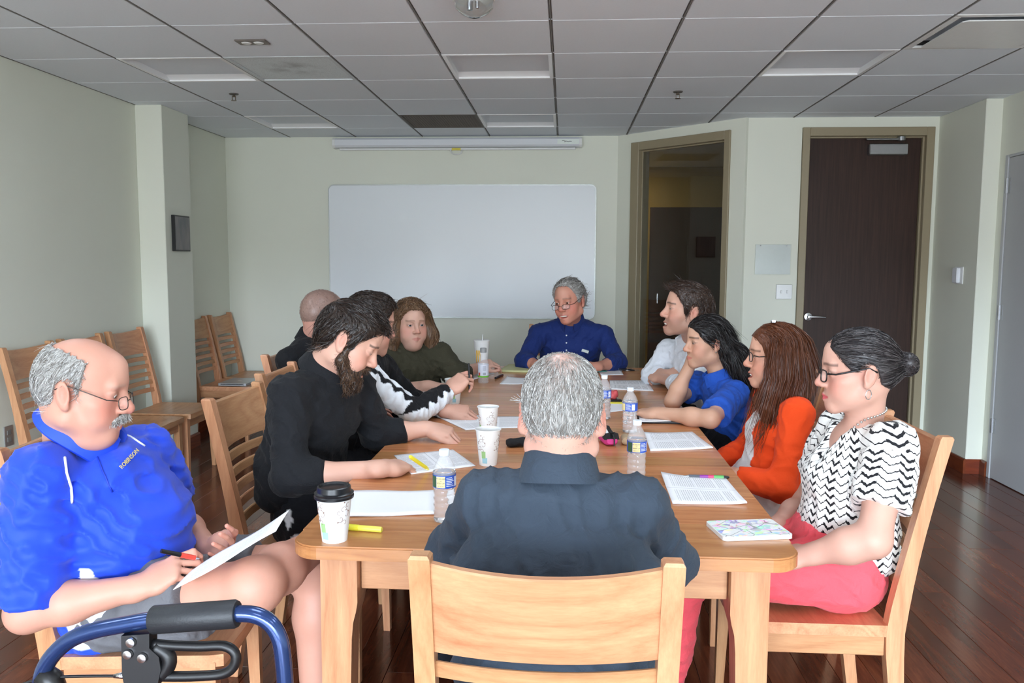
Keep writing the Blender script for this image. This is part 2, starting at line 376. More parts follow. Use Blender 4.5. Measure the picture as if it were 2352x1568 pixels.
# lit copies of these fixtures, added out of view to brighten table and walls
t = NT('added_lit_panel'); t.set(col=(.9, .9, .9, 1), emit=(.85, .97, 1.1, 1), emits=9.6); m_lit = t.m
LIT = {(i, j): 'added lit ceiling light out of view, %s column, %s row' % ({-4: 'left', -1: 'middle', 2: 'right'}[i], {-2: 'first lit', -5: 'second lit', -8: 'third lit'}[j]) for i in (-4, -1, 2) for j in (-2, -5, -8)}
for (i, j), lab in list(LIGHT_LABELS.items())+list(LIT.items()):
    cx, cy = cell(i, j); e = empty('ceiling_light', (cx, cy, CEIL), label=lab, cat='ceiling light', group='recessed ceiling lights')
    h = G/2-.004; fr = MB()
    for (a, b, c_, d) in ((-h, h, -h, -h+.022), (-h, h, h-.022, h), (-h, -h+.022, -h+.022, h-.022), (h-.022, h, -h+.022, h-.022)):
        fr.box(((a+b)/2, (c_+d)/2, .004), (b-a, d-c_, .012), .002)
    fr.build('trim_frame', m_lite, e)
    g = h-.022; prof = []
    for k in range(13):   # coved trough along x
        a = math.pi*k/12; prof.append((-g*math.cos(a), .008+.10*(1-abs(math.cos(a)))**.85))
    mbt = MB(); mbt.loft([[(-g, y, z) for y, z in prof], [(g, y, z) for y, z in prof]], cap=True, close=False); mbt.build('reflector', m_lite, e, smooth=.7, fix=False)
    if (i, j) in LIT: MB().add([(-.265, -.265, -.004), (.265, -.265, -.004), (.265, .265, -.004), (-.265, .265, -.004)], [(3, 2, 1, 0)]).build('added_lamp_panel', m_lit, e, fix=False); continue
    MB().box((0, 0, .098), (2*g*.98, .05, .012), .004).build('lamp_basket', plain('lamp_basket_white', srgb(240, 241, 242), .5), e)
cx, cy = cell(-3, 1)
t = NT('perforated_grey'); v = t.coords(); vo = t.n('TexVoronoi', {'Vector': v, 'Scale': 170.0}); sm = t.noise(v, 6, 5, .6, .4)
rr = t.n('VectorMath', operation='LENGTH'); t.put(rr.inputs[0], v)
dirt = t.math('MULTIPLY', t.math('SUBTRACT', 1.0, t.n('MapRange', {0: rr.outputs['Value'], 1: .09, 2: .2}).outputs[0]), t.n('MapRange', {0: sm, 1: .42, 2: .62}).outputs[0])
t.set(col=t.mix(t.math('MULTIPLY', dirt, .45), t.mix(t.n('MapRange', {0: vo.outputs['Distance'], 1: .15, 2: .3}).outputs[0], srgb(160, 166, 168), srgb(222, 230, 232)), srgb(92, 92, 90)), rough=.6); m_perf = t.m
e = empty('return_air_panel', (cx, cy, CEIL), label='grey perforated return air panel with a dusty smudge in its middle', cat='air panel')
MB().box((0, 0, .008), (G-.05, G-.05, .006), .002).build('perforated_plate', m_perf, e)
fr = MB(); h = G/2-.003
for (a, b, c_, d) in ((-h, h, -h, -h+.022), (-h, h, h-.022, h), (-h, -h+.022, -h+.022, h-.022), (h-.022, h, -h+.022, h-.022)): fr.box(((a+b)/2, (c_+d)/2, .005), (b-a, d-c_, .014), .002)
fr.build('panel_frame', plain('grey_panel_frame', srgb(206, 212, 214), .5), e)
cx, cy = cell(-2, 4)
e = empty('dark_vent', (cx, cy, CEIL), label='dark brown egg-crate ceiling vent above the projector screen', cat='vent')
fr = MB()
for (a, b, c_, d) in ((-h, h, -h, -h+.02), (-h, h, h-.02, h), (-h, -h+.02, -h+.02, h-.02), (h-.02, h, -h+.02, h-.02)): fr.box(((a+b)/2, (c_+d)/2, .005), (b-a, d-c_, .014), .002)
m_vent = plain('vent_brown', srgb(98, 92, 84), .7); fr.build('vent_frame', m_vent, e)
MB().box((0, 0, .05), (G-.02, G-.02, .01)).build('vent_backing', plain('vent_dark', srgb(60, 56, 52), .9), e)
eg = MB()
for k in range(1, 28): eg.box((-h+.02+k*(2*h-.04)/28, 0, .012), (.002, 2*h-.04, .016)); eg.box((0, -h+.02+k*(2*h-.04)/28, .012), (2*h-.04, .002, .016))
tag(eg.build('egg_crate', m_vent, e, fix=False), kind='stuff')
cx, cy = cell(3, 0)
e = empty('air_diffuser', (cx, cy, CEIL), label='square air diffuser with a black slot around its hanging plate', cat='air diffuser')
fr = MB()
for (a, b, c_, d) in ((-h, h, -h, -h+.035), (-h, h, h-.035, h), (-h, -h+.035, -h+.035, h-.035), (h-.035, h, -h+.035, h-.035)): fr.box(((a+b)/2, (c_+d)/2, .005), (b-a, d-c_, .014), .002)
fr.build('diffuser_frame', m_white, e)
bo = MB(); g = h-.035
bo.loft([[(-g, -g, .01), (g, -g, .01), (g, g, .01), (-g, g, .01)], [(-g*.8, -g*.8, .07), (g*.8, -g*.8, .07), (g*.8, g*.8, .07), (-g*.8, g*.8, .07)]]); bo.f = bo.f[:4]+bo.f[5:]
bo.build('diffuser_cone', m_black, e, fix=False)
MB().prism([(-g*.82, -g*.9), (-g*.9, -g*.82), (-g*.9, g*.82), (-g*.82, g*.9), (g*.82, g*.9), (g*.9, g*.82), (g*.9, -g*.82), (g*.82, -g*.9)], -.012, -.006).build('diffuser_plate', m_white, e)
# sprinklers, sensor, dome lamp
for (gx, gy, lab) in ((-3.547, 2.604, 'small brass ceiling sprinkler head left of the room near the corner column'), (1.322, 2.685, 'small brass ceiling sprinkler head above the sidelight window side')):
    e = empty('sprinkler_head', (GX+gx*G, GY+gy*G, CEIL), label=lab, cat='sprinkler', group='ceiling sprinklers'); mm = plain('sprinkler_metal', srgb(120, 108, 96), .3, metal=1)
    MB().lathe([(.001, 0), (.032, 0), (.03, -.006), (.014, -.009), (.001, -.009)], n=20).build('escutcheon', plain('escutcheon_grey', srgb(88, 84, 80), .5), e)
    MB().lathe([(.001, 0), (.009, 0), (.009, -.022), (.001, -.024)], n=10).box((.011, 0, -.03), (.003, .006, .03)).box((-.011, 0, -.03), (.003, .006, .03)).build('sprinkler_body', mm, e)
    MB().lathe([(.001, -.043), (.018, -.045), (.018, -.047), (.001, -.048)], n=14).build('deflector', mm, e)
e = empty('ceiling_sensor', (GX-2.514*G, GY+.486*G, CEIL), label='small rectangular twin-spot outlet plate in a ceiling tile', cat='sensor')
MB().box((0, 0, -.004), (.16, .085, .008), .002).build('sensor_plate', plain('sensor_taupe', srgb(112, 104, 98), .4), e)
for s in (-1, 1): MB().lathe([(.001, -.012), (.02, -.012), (.026, -.008), (.001, -.008)], (s*.032, 0, 0), 16).build('sensor_spot', m_white, e)
dx, dy = onz(1093, 5, CEIL)[:2]
e = empty('ceiling_dome_lamp', (dx, dy-.06, CEIL), label='clear glass dome lamp at the top edge of the ceiling', cat='lamp')
pr = [(.082, 0), (.086, -.02), (.08, -.045), (.055, -.066), (.025, -.080), (.006, -.084)]
MB().lathe(pr+[(r*.95, z+.003) for r, z in reversed(pr)], n=32, closed=True).build('glass_dome', m_glass, e, smooth=True)
MB().lathe([(.001, 0), (.09, 0), (.09, -.008), (.001, -.01)], n=28).build('ceiling_plate', m_white, e)
MB().lathe([(.001, -.01), (.012, -.01), (.012, -.05), (.001, -.052)], (-.02, 0, 0), 10).lathe([(.001, -.01), (.009, -.01), (.009, -.04), (.001, -.042)], (.012, .01, 0), 10).build('bulb_holder', m_chrome, e, smooth=.6)
# hall behind the sidelight
struct('wall_hall', MB().box((1.55, 9.9, CEIL/2), (2.9, .1, CEIL)).box((.05, 8.7, CEIL/2), (.1, 2.4, CEIL)), plain('hall_paint_warm', srgb(150, 132, 78), .6))
struct('wall_hall_right', MB().box((3.05, 8.3, CEIL/2), (.1, 3.3, CEIL)).box((2.2, 8.5, CEIL/2), (.1, .9, CEIL), 0), plain('hall_paint_dark', srgb(92, 96, 88), .6))
struct('floor_hall', MB().box((1.5, 8.75, -.03), (3.2, 2.5, .04)), plain('hall_carpet', srgb(60, 50, 44), .9))
struct('ceiling_hall', MB().box((1.5, 8.82, CEIL+.015), (3.4, 2.44, .05)), m_tile)
hd = empty('door_3', (1.45, 9.84, 0)); hd['kind'] = 'structure'
MB().box((0, 0, 1.06), (.92, .04, 2.12), .003).build('door_leaf', m_darkdoor, hd); MB().box((-.36, -.03, 1.05), (.02, .02, .12), .004).build('door_handle', m_chrome, hd)
hl = bpy.data.lights.new('hall_lamp', 'AREA'); hl.size = .25; hl.energy = 9; hl.color = (1, .78, .42)
ho = bpy.data.objects.new('hall_lamp', hl); COL.objects.link(ho); ho.location = (.35, 9.3, CEIL-.02)
# whiteboard
wbx0, wbx1, wbz0, wbz1 = -2.172, .27, .960, 2.169
e = empty('whiteboard', ((wbx0+wbx1)/2, YB, wbz0), label='large blank whiteboard with a thin aluminium edge on the back wall', cat='whiteboard')
wW, wH = wbx1-wbx0, wbz1-wbz0
def rrect(w_, h_, r, n=5, cx=0, cy=0):
    p = []
    for (sx, sy, a0) in ((1, -1, -90), (1, 1, 0), (-1, 1, 90), (-1, -1, 180)):
        for k in range(n+1):
            a = math.radians(a0+90*k/n); p.append((cx+sx*(w_/2-r)+r*math.cos(a), cy+sy*(h_/2-r)+r*math.sin(a)))
    return p
t = NT('whiteboard_enamel'); t.set(col=srgb(233, 238, 242), rough=.28, spec=.5); m_wbd = t.m
MB().prism(rrect(wW, wH, .05, cy=wH/2), -.022, -.004, 'y').build('board_edge', plain('aluminium_edge', srgb(176, 180, 178), .4, metal=.6), e)
MB().prism(rrect(wW-.02, wH-.02, .042, cy=wH/2), -.0235, -.02, 'y').build('writing_surface', m_wbd, e)
# pull-down screen case
sx0, sx1 = -2.105, .132
e = empty('projector_screen', ((sx0+sx1)/2, YB, 2.49), label='rolled-up pull-down projector screen in a long white case above the whiteboard', cat='projector screen')
sL = sx1-sx0; pr = [(-.002, .085), (-.07, .085), (-.088, .07), (-.092, .02), (-.075, .004), (-.002, .0)]
m_case = plain('screen_case_white', srgb(226, 229, 234), .35, vary=.01)
MB().prism(pr, -sL/2+.02, sL/2-.02, 'x').build('screen_case', m_case, e)
for s in (-1, 1): MB().prism([(y*1.03, z*1.06-.003) for y, z in pr], s*(sL/2-.01)-.012, s*(sL/2-.01)+.012, 'x').build('end_cap', m_white, e)
MB().box((0, -.055, -.012), (sL-.11, .022, .018), .004).build('bottom_bar', m_white, e)
MB().tube([(-.055, -.055, -.02), (-.045, -.055, -.045), (-.02, -.055, -.058), (.02, -.055, -.058), (.045, -.055, -.045), (.055, -.055, -.02)], .005, 8).build('pull_handle', m_white, e, smooth=True)
MB().box((0, -.068, -.015), (.08, .004, .02)).build('yellow_tag', plain('yellow_tag', srgb(222, 206, 70), .5), e)
MB().box((sL/2-.12, -.0925, .045), (.19, .002, .04)).build('brand_plate', plain('pale_plate', srgb(232, 240, 234), .4), e)
MB().tube([(sL/2-.175, -.094, .05), (sL/2-.16, -.094, .056), (sL/2-.145, -.094, .052), (sL/2-.155, -.094, .042), (sL/2-.135, -.094, .048), (sL/2-.12, -.094, .043), (sL/2-.105, -.094, .047), (sL/2-.09, -.094, .045)], .0022, 5).build('script_mark', m_black, e)
# wall fittings
p = [onx(*q, -2.93) for q in ((392, 495), (428, 497), (430, 577))]; y0, y1, z1, z0 = 5.975, 6.222, 1.812, 1.545
e = empty('wall_picture', (-2.93, (y0+y1)/2, z0), label='small dark framed picture hanging on the left corner column', cat='picture')
MB().box((.014, 0, (z1-z0)/2), (.026, y1-y0, z1-z0), .002).build('picture_frame', m_black, e)
t = NT('picture_print'); v = t.coords((1, 3, 1.3)); n1 = t.noise(v, 5, 4); n2 = t.noise(v, 9, 3)
t.set(col=t.mix(t.math('MULTIPLY', n2, .6), t.ramp(n1, [(.35, srgb(92, 96, 106)), (.65, srgb(136, 132, 134))]), srgb(104, 98, 90)), rough=.3)
MB().box((.0275, 0, (z1-z0)/2), (.002, y1-y0-.02, z1-z0-.02)).build('picture_print', t.m, e)
e = empty('switch_plate', (1.719, DW, 1.195), label='steel double light switch plate left of the dark door', cat='light switch')
MB().box((0, -.004, .057), (.124, .008, .114), .002).build('plate', plain('switch_steel', srgb(172, 172, 172), .35, metal=.7), e)
for s in (-1, 1):
    MB().box((s*.023, -.010, .057), (.011, .012, .024), .002).build('toggle', m_white, e)
e = empty('sign_holder', (1.6245, DW, 1.385), label='clear acrylic sign holder sheet on the wall by the dark door', cat='sign holder')
MB().prism(rrect(.277, .24, .006, cy=.12), -.006, -.003, 'y').build('acrylic_sheet', m_glass, e)
MB().prism(rrect(.27, .232, .004, cy=.12), -.0022, -.0008, 'y').build('backing_sheet', plain('pale_sheet', srgb(226, 230, 228), .25), e)
for s in (-1, 1): MB().lathe([(.001, 0), (.004, 0), (.004, .004), (.001, .005)], (s*.1, -.006, .228), 10, Matrix.Rotation(math.pi/2, 3, 'X')).build('screw', m_chrome, e)
e = empty('thermostat', (2.84, 6.135, 1.335), label='small white thermostat on the side of the right column', cat='thermostat')
MB().box((-.004, 0, .06), (.008, .125, .125), .003).build('thermostat_base', m_white, e); MB().box((-.018, .01, .06), (.028, .075, .11), .006).build('thermostat_cover', m_case, e)
q = onx(18, 1000, XL)
e = empty('wall_outlet', (XL, q[1], q[2]-.06), label='steel electrical outlet plate low on the left wall by the wooden chairs', cat='outlet')
MB().box((.004, 0, .058), (.007, .072, .116), .002).build('plate', plain('switch_steel', srgb(172, 172, 172), .35), e)
for z in (.038, .078): MB().box((.009, 0, z), (.004, .034, .028), .002).build('socket_face', plain('socket_grey', srgb(120, 118, 114), .5), e)
# ------------------------------------------------------------------ furniture
wood_x = wood('cherry_grain_x', 'x'); wood_y = wood('cherry_grain_y', 'y'); wood_z = wood('cherry_grain_z', 'z')
m_top = wood('cherry_top_grain_x', 'x', (204, 142, 92), (160, 98, 58), .24, .13)
TZ = .768; TX0, TX1, TY0, TY1 = -.69, .585, 1.955, 5.55
tb = empty('conference_table', ((TX0+TX1)/2, (TY0+TY1)/2, 0), label='long cherry wood conference table with rounded corners', cat='table')
TC = tb.location.copy(); tw = TX1-TX0; nb = 28; bw = (TY1-TY0)/nb; TT = .036; shared_b = None
for k in range(nb):
    yc = TY0-TC.y+(k+.5)*bw
    if k in (0, nb-1):
        s = -1 if k == 0 else 1; r = .075; hw = tw/2; hb = bw/2-.0003; P_ = []
        for (sx, a0) in ((1, 0), (-1, 90)):
            for q in range(9):
                a = math.radians(a0+90*q/8); P_.append((sx*(hw-r)+r*math.cos(a), s*(hb-r+r*math.sin(a))))
        P_ += [(-hw, -s*hb), (hw, -s*hb)]
        o = MB().prism(P_, -TT/2, TT/2).build('table_board', m_top, tb)
        bm = bmesh.new(); bm.from_mesh(o.data); bmesh.ops.bevel(bm, geom=[e for e in bm.edges if abs(e.verts[0].co.z-e.verts[1].co.z) < 1e-6 and not (abs(abs(e.verts[0].co.y)-hb) < 1e-5 and e.verts[0].co.y*s < 0 and e.verts[1].co.y*s < 0 and abs(e.verts[0].co.x-e.verts[1].co.x) > .5)], offset=.004, segments=2, affect='EDGES'); bm.to_mesh(o.data); bm.free()
    elif shared_b is None:
        o = shared_b = MB().box((0, 0, 0), (tw, bw-.0006, TT), .0009).build('table_board', m_top, tb)
    else: o = share(shared_b, (0, 0, 0), tb)
    o.location = (0, yc, TZ-TT/2)
def tleg(sx, sy):
    # square leg with a shaped inner taper below the apron
    mb = MB(); secs = []
    for z, wx in ((0, .062), (.30, .074), (.50, .080), (.545, .084), (.575, .092), (.60, .096), (TZ-TT, .096)):
        a = .048; x0, x1 = (-a, -a+wx); secs.append([(sx*-x0*1, sy*.048, z), (sx*-x1, sy*.048, z), (sx*-x1, sy*(.048-wx), z), (sx*-x0, sy*(.048-wx), z)])
    return mb.loft(secs)
for sx, sy in ((-1, -1), (1, -1), (-1, 1), (1, 1)):
    o = tleg(sx, sy).build('leg', wood_z, tb); o.location = (sx*(tw/2-.115), sy*((TY1-TY0)/2-.105), 0)
for s in (-1, 1):
    MB().box((0, s*((TY1-TY0)/2-.105), .677), (tw-.33, .026, .105), .002).build('apron', wood_x, tb)
    MB().box((s*(tw/2-.115), 0, .677), (.026, TY1-TY0-.31, .105), .002).build('apron', wood_y, tb)

def make_chair():
    root = empty('wooden_chair'); hw = .225
    def postpath(z):   # y of the rear post centre at height z
        return -.215-.045*max(0, (.42-z)/.42)**1.5-.115*max(0, (z-.42)/.58)**1.25
    for s in (-1, 1):
        secs = []
        for k in range(15):
            z = k/14; y = postpath(z); w_ = .036; d_ = .036+.016*math.exp(-((z-.43)/.2)**2)
            x = s*(hw-.018); sh = 0 if k < 14 else .004
            secs.append([(x-w_/2+sh, y-d_/2+sh, z), (x+w_/2-sh, y-d_/2+sh, z), (x+w_/2-sh, y+d_/2-sh, z), (x-w_/2+sh, y+d_/2-sh, z)])
        secs.insert(-1, [(a, b, .994) for (a, b, c_) in secs[-2]]); secs[-2] = [(a, postpath(.994)+(b-postpath(13/14)), .994) for (a, b, _) in secs[-2]]
        MB().loft(secs).build('rear_post', wood_z, root)
        fl = []
        for z, w_ in ((0, .026), (.2, .034), (.37, .040), (.43, .040)):
            x1 = s*.222; x0 = s*(.222-w_); fl.append([(x0, .205, z), (x1, .205, z), (x1, .205-w_, z), (x0, .205-w_, z)])
        MB().loft(fl).build('leg', wood_z, root)
    def rail(z0, z1, th, depth, name, top_arch=0, n=14):
        secs = []
        for k in range(n+1):
            u = -1+2*k/n; x = u*(hw-.034); bow = -depth*(1-u*u); a = top_arch*(1-u*u); q = []
            for (z, dy) in ((z0, -th/2), (z1-a-.003, -th/2), (z1-a, -th/2+.004), (z1-a, th/2-.004), (z1-a-.003, th/2), (z0, th/2)):
                q.append((x, postpath(z)+bow+dy, z))
            secs.append(q)
        return MB().loft(secs).build(name, wood_x, root, smooth=.5)
    rail(.815, .985, .022, .030, 'crest_rail', .012)
    for k in range(5): z = .762-.056*k; rail(z, z+.030, .012, .028, 'back_slat')
    # scooped seat
    nx, ny = 14, 12; v = []; top = {}
    def zt(u, w_):
        sc = max(0, 1-abs(u)**2.2)*max(0, 1-((w_+.15)/.95)**2); lip = .006*max(0, w_-.7)
        return .452-.016*sc-lip+.004*math.exp(-(u/.15)**2)*max(0, w_)
    mb = MB(); V = []; Fc = []
    for j in range(ny+1):
        for i in range(nx+1):
            u, w_ = -1+2*i/nx, -1+2*j/ny; xw = .224 if w_ < .8 else .224-.01*(w_-.8)/.2
            yy = -.2+.425*(w_+1)/2+(.010*(1-u*u) if j == ny else 0); V.append((u*xw, yy, zt(u, w_)))
    N = len(V); V += [(x, y, .418) for x, y, z in V]
    idx = lambda i, j: j*(nx+1)+i
    for j in range(ny):
        for i in range(nx): Fc.append((idx(i, j), idx(i+1, j), idx(i+1, j+1), idx(i, j+1))); Fc.append(tuple(N+q for q in (idx(i, j+1), idx(i+1, j+1), idx(i+1, j), idx(i, j))))
    for i in range(nx): Fc.append((idx(i+1, 0), idx(i, 0), N+idx(i, 0), N+idx(i+1, 0))); Fc.append((idx(i, ny), idx(i+1, ny), N+idx(i+1, ny), N+idx(i, ny)))
    for j in range(ny): Fc.append((idx(0, j), idx(0, j+1), N+idx(0, j+1), N+idx(0, j))); Fc.append((idx(nx, j+1), idx(nx, j), N+idx(nx, j), N+idx(nx, j+1)))
    mb.add(V, Fc).build('seat', wood_x, root, smooth=.5)
    MB().box((0, .19, .388), (.37, .02, .06), .002).build('seat_rail', wood_x, root); MB().box((0, -.2, .388), (.38, .02, .06), .002).build('seat_rail', wood_x, root)
    for s in (-1, 1): MB().box((s*.205, -.01, .388), (.02, .36, .06), .002).build('seat_rail', wood_y, root)
    return root
H = math.pi/2
CHAIRS = [  # x, y, rz (0 faces +y, -90 deg faces +x), label
 (-.027, 1.63, 0, 'wooden chair seen from behind in the foreground at the table head'),
 (-1.13, 2.20, -H+.10, 'wooden chair under the man in the bright blue polo shirt'),
 (-.90, 2.94, -H-.04, 'wooden chair under the bearded man in black'),
 (-.97, 3.60, -H, 'wooden chair under the man in the black and white jacket'),
 (-1.20, 4.28, -H, 'wooden chair under the bald man in black'),
 (-1.02, 4.80, -H-.30, 'wooden chair under the woman in the olive blouse'),
 (-.05, 5.98, math.pi, 'wooden chair under the man in navy at the far table end'),
 (.735, 2.535, H, 'wooden chair under the woman in the black and white chevron blouse'),
 (.78, 3.31, H, 'wooden chair under the woman in the orange cardigan'),
 (.80, 3.99, H, 'wooden chair under the dark-haired woman in the blue polo'),
 (.79, 4.70, H, 'wooden chair under the man in the white shirt'),
 (-2.72, 4.44, -H, 'empty wooden chair against the left wall, nearest the camera'),
 (-2.72, 4.96, -H, 'empty wooden chair against the left wall, middle one of three'),
 (-2.72, 5.48, -H, 'empty wooden chair against the left wall, right beside the corner column'),
 (-2.78, 6.67, -H, 'empty wooden chair behind the column with a laptop on its seat'),
 (-2.78, 7.19, -H, 'empty wooden chair in the far back corner of the room'),
]
chair0 = make_chair()
for k, (x, y, rz, lab) in enumerate(CHAIRS):
    c = chair0 if k == 0 else copy_tree(chair0)
    c.location = (x, y, 0); c.rotation_euler = (0, 0, rz)
    tag(c, lab, 'chair', 'seated chairs round the table' if k < 11 else 'spare chairs along the left wall')
# ------------------------------------------------------------------ smooth implicit bodies, polygonised with sparse surface nets
f32 = np.float32
def nrm(v): v = np.asarray(v, float); return v/(np.linalg.norm(v)+1e-12)
class Fld:
    """list of smooth-blended shapes in one frame; M maps local to world"""
    def __init__(s): s.p = []
    def _a(s, fn, lo, hi, k, op): s.p.append((fn, np.asarray(lo, float), np.asarray(hi, float), k, op)); return s
    def rc(s, a, b, r1, r2, k=.02, op=0):
        a = np.asarray(a, f32); b = np.asarray(b, f32); ba = b-a; L2 = float(ba@ba)+1e-12
        def fn(P):
            q = P-a; t = np.clip(q@ba/L2, 0, 1); d = q-t[:, None]*ba
            return np.sqrt((d*d).sum(1))-(r1+(r2-r1)*t)
        R = max(r1, r2); return s._a(fn, np.minimum(a, b)-R, np.maximum(a, b)+R, k, op)
    def el(s, c, r, R=None, k=.02, op=0):
        c = np.asarray(c, f32); r = np.asarray(r, f32); A = None if R is None else np.asarray(R, f32)
        def fn(P):
            q = P-c
            if A is not None: q = q@A
            u = q/r; k0 = np.sqrt((u*u).sum(1)); w = u/r; k1 = np.sqrt((w*w).sum(1))+1e-9
            return k0*(k0-1)/k1
        m = float(r.max()); return s._a(fn, c-m, c+m, k, op)
    def ec(s, a, b, w, ra, rb, k=.03, op=0, flat=.85):
        """elliptic segment a->b, w = width axis, ra/rb = (half width, half depth)"""
        a = np.asarray(a, f32); b = np.asarray(b, f32); ba = b-a; L = float(np.linalg.norm(ba)); ax = ba/L
        w = np.asarray(w, f32); w = w-ax*(w@ax); w = w/np.linalg.norm(w); dd = np.cross(ax, w).astype(f32)
        def fn(P):
            q = P-a; h = q@ax; t = np.clip(h/L, 0, 1); o = h-t*L
            rw = ra[0]+(rb[0]-ra[0])*t; rd = ra[1]+(rb[1]-ra[1])*t; rm = np.minimum(rw, rd)
            if flat < .3:      # flat-cut ends
                ds = (np.sqrt((q@w/rw)**2+(q@dd/rd)**2)-1)*rm+.006; hc = np.abs(h-L/2)-L/2+.006
                return np.minimum(np.maximum(ds, hc), 0)+np.sqrt(np.maximum(ds, 0)**2+np.maximum(hc, 0)**2)-.006
            return (np.sqrt((q@w/rw)**2+(q@dd/rd)**2+(o/(rm*flat))**2)-1)*rm
        R = max(ra[0], rb[0], ra[1], rb[1]); return s._a(fn, np.minimum(a, b)-R, np.maximum(a, b)+R, k, op)
    def fn(s, f, lo, hi, k=.01, op=0): return s._a(f, lo, hi, k, op)
    def xf(s, R, t, sc=1.0):
        """same field placed by rotation R (columns = local axes), translation, scale"""
        o = Fld(); R = np.asarray(R, f32); t = np.asarray(t, f32)
        for fn, lo, hi, k, op in s.p:
            cs = np.array([[(lo, hi)[i][0], (lo, hi)[j][1], (lo, hi)[l][2]] for i in (0, 1) for j in (0, 1) for l in (0, 1)])@np.asarray(R, float).T*sc+t
            o.p.append(((lambda P, fn=fn: fn(((P-t)@R)/f32(sc))*f32(sc)), cs.min(0), cs.max(0), k*sc, op))
        return o
    def join(s, o): s.p += o.p; return s
    def value(s, P):
        d = np.full(len(P), 1.0, f32)
        for fn, lo, hi, k, op in s.p: d = blend(d, fn(P), k, op)
        return d
def blend(d, e, k, op):
    if op == 0:
        h = np.maximum(k-np.abs(d-e), 0)/k; return np.minimum(d, e)-h*h*k*.25
    if op == 1:
        e = -e; h = np.maximum(k-np.abs(d-e), 0)/k; return np.maximum(d, e)+h*h*k*.25
    return d+e          # op 2: displacement
def polygonise(fld, h, disp=None, dmax=.0):
    lo = np.min([p[1] for p in fld.p if p[4] == 0], 0)-2*h-dmax; hi = np.max([p[2] for p in fld.p if p[4] == 0], 0)+2*h+dmax
    S = 8*h; nb = np.ceil((hi-lo)/S).astype(int); rb = S*.8661
    I = np.stack(np.meshgrid(*[np.arange(n) for n in nb], indexing='ij'), -1).reshape(-1, 3)
    C = (lo+(I+.5)*S).astype(f32); d = np.full(len(C), 1.0, f32); pd = []
    for fn, l, u, k, op in fld.p:
        m = np.all((C > l-rb*3-k-.01) & (C < u+rb*3+k+.01), 1); e = np.full(len(C), 1.0, f32)
        if m.any(): e[m] = fn(C[m])
        pd.append(e)
        if op != 2: d = blend(d, e, k, op)
    act = np.abs(d) < rb*1.9+dmax; I = I[act]; C = C[act]; B = len(I)
    g = np.arange(9); off = np.stack(np.meshgrid(g, g, g, indexing='ij'), -1).reshape(-1, 3)
    P = (lo+(I[:, None, :]*8+off[None])*h).astype(f32); Fv = np.full((B, 729), 1.0, f32)
    for (fn, l, u, k, op), e in zip(fld.p, pd):
        m = e[act] < 3*rb+k
        if not m.any(): continue
        q = P[m].reshape(-1, 3); Fv[m] = blend(Fv[m], fn(q).reshape(-1, 729), k, op)
    if disp is not None: Fv -= disp(P.reshape(-1, 3)).reshape(B, 729)
    V = Fv.reshape(B, 9, 9, 9); ins = V < 0
    cs = np.zeros((B, 8, 8, 8), np.int8)
    for a in (0, 1):
        for b in (0, 1):
            for c in (0, 1): cs += ins[:, a:a+8, b:b+8, c:c+8]
    bi, x, y, z = np.nonzero((cs > 0) & (cs < 8))
    if len(bi) == 0: return np.zeros((0, 3)), np.zeros((0, 4), int)
    acc = np.zeros((len(bi), 3), f32); cnt = np.zeros(len(bi), f32); crn = {}
    for a in (0, 1):
        for b in (0, 1):
            for c in (0, 1): crn[a, b, c] = V[bi, x+a, y+b, z+c]
    for p0, v0 in crn.items():
        for ax in range(3):
            if p0[ax]: continue
            p1 = list(p0); p1[ax] = 1; v1 = crn[tuple(p1)]; m = (v0 < 0) != (v1 < 0)
            t = v0/(v0-v1+1e-12); t = np.where(m, t, 0)
            for q in range(3): acc[:, q] += np.where(m, p0[q]+(t if q == ax else 0), 0)
            cnt += m
    G = I[bi]*8+np.stack([x, y, z], 1); verts = lo+(G+acc/cnt[:, None])*h
    D = nb*8+2; key = ((G[:, 0]+1)*D[1]+(G[:, 1]+1))*D[2]+G[:, 2]+1; order = np.argsort(key); sk = key[order]
    faces = []; st = (int(D[1]*D[2]), int(D[2]), 1)
    for ax in range(3):
        o1, o2 = (ax+1) % 3, (ax+2) % 3; p1 = [0, 0, 0]; p1[ax] = 1
        v0, v1 = crn[0, 0, 0], crn[tuple(p1)]; m = np.nonzero((v0 < 0) != (v1 < 0))[0]
        kk = key[m]; q = []; ok = np.ones(len(m), bool)
        for da, db in ((0, 0), (1, 0), (1, 1), (0, 1)):
            t = kk-da*st[o1]-db*st[o2]; j = np.clip(np.searchsorted(sk, t), 0, len(sk)-1); ok &= sk[j] == t; q.append(order[j])
        q = np.stack(q, 1)[ok]; fl = (v0[m] < 0)[ok]; q[~fl] = q[~fl][:, ::-1]; faces.append(q)
    return verts, np.concatenate(faces)
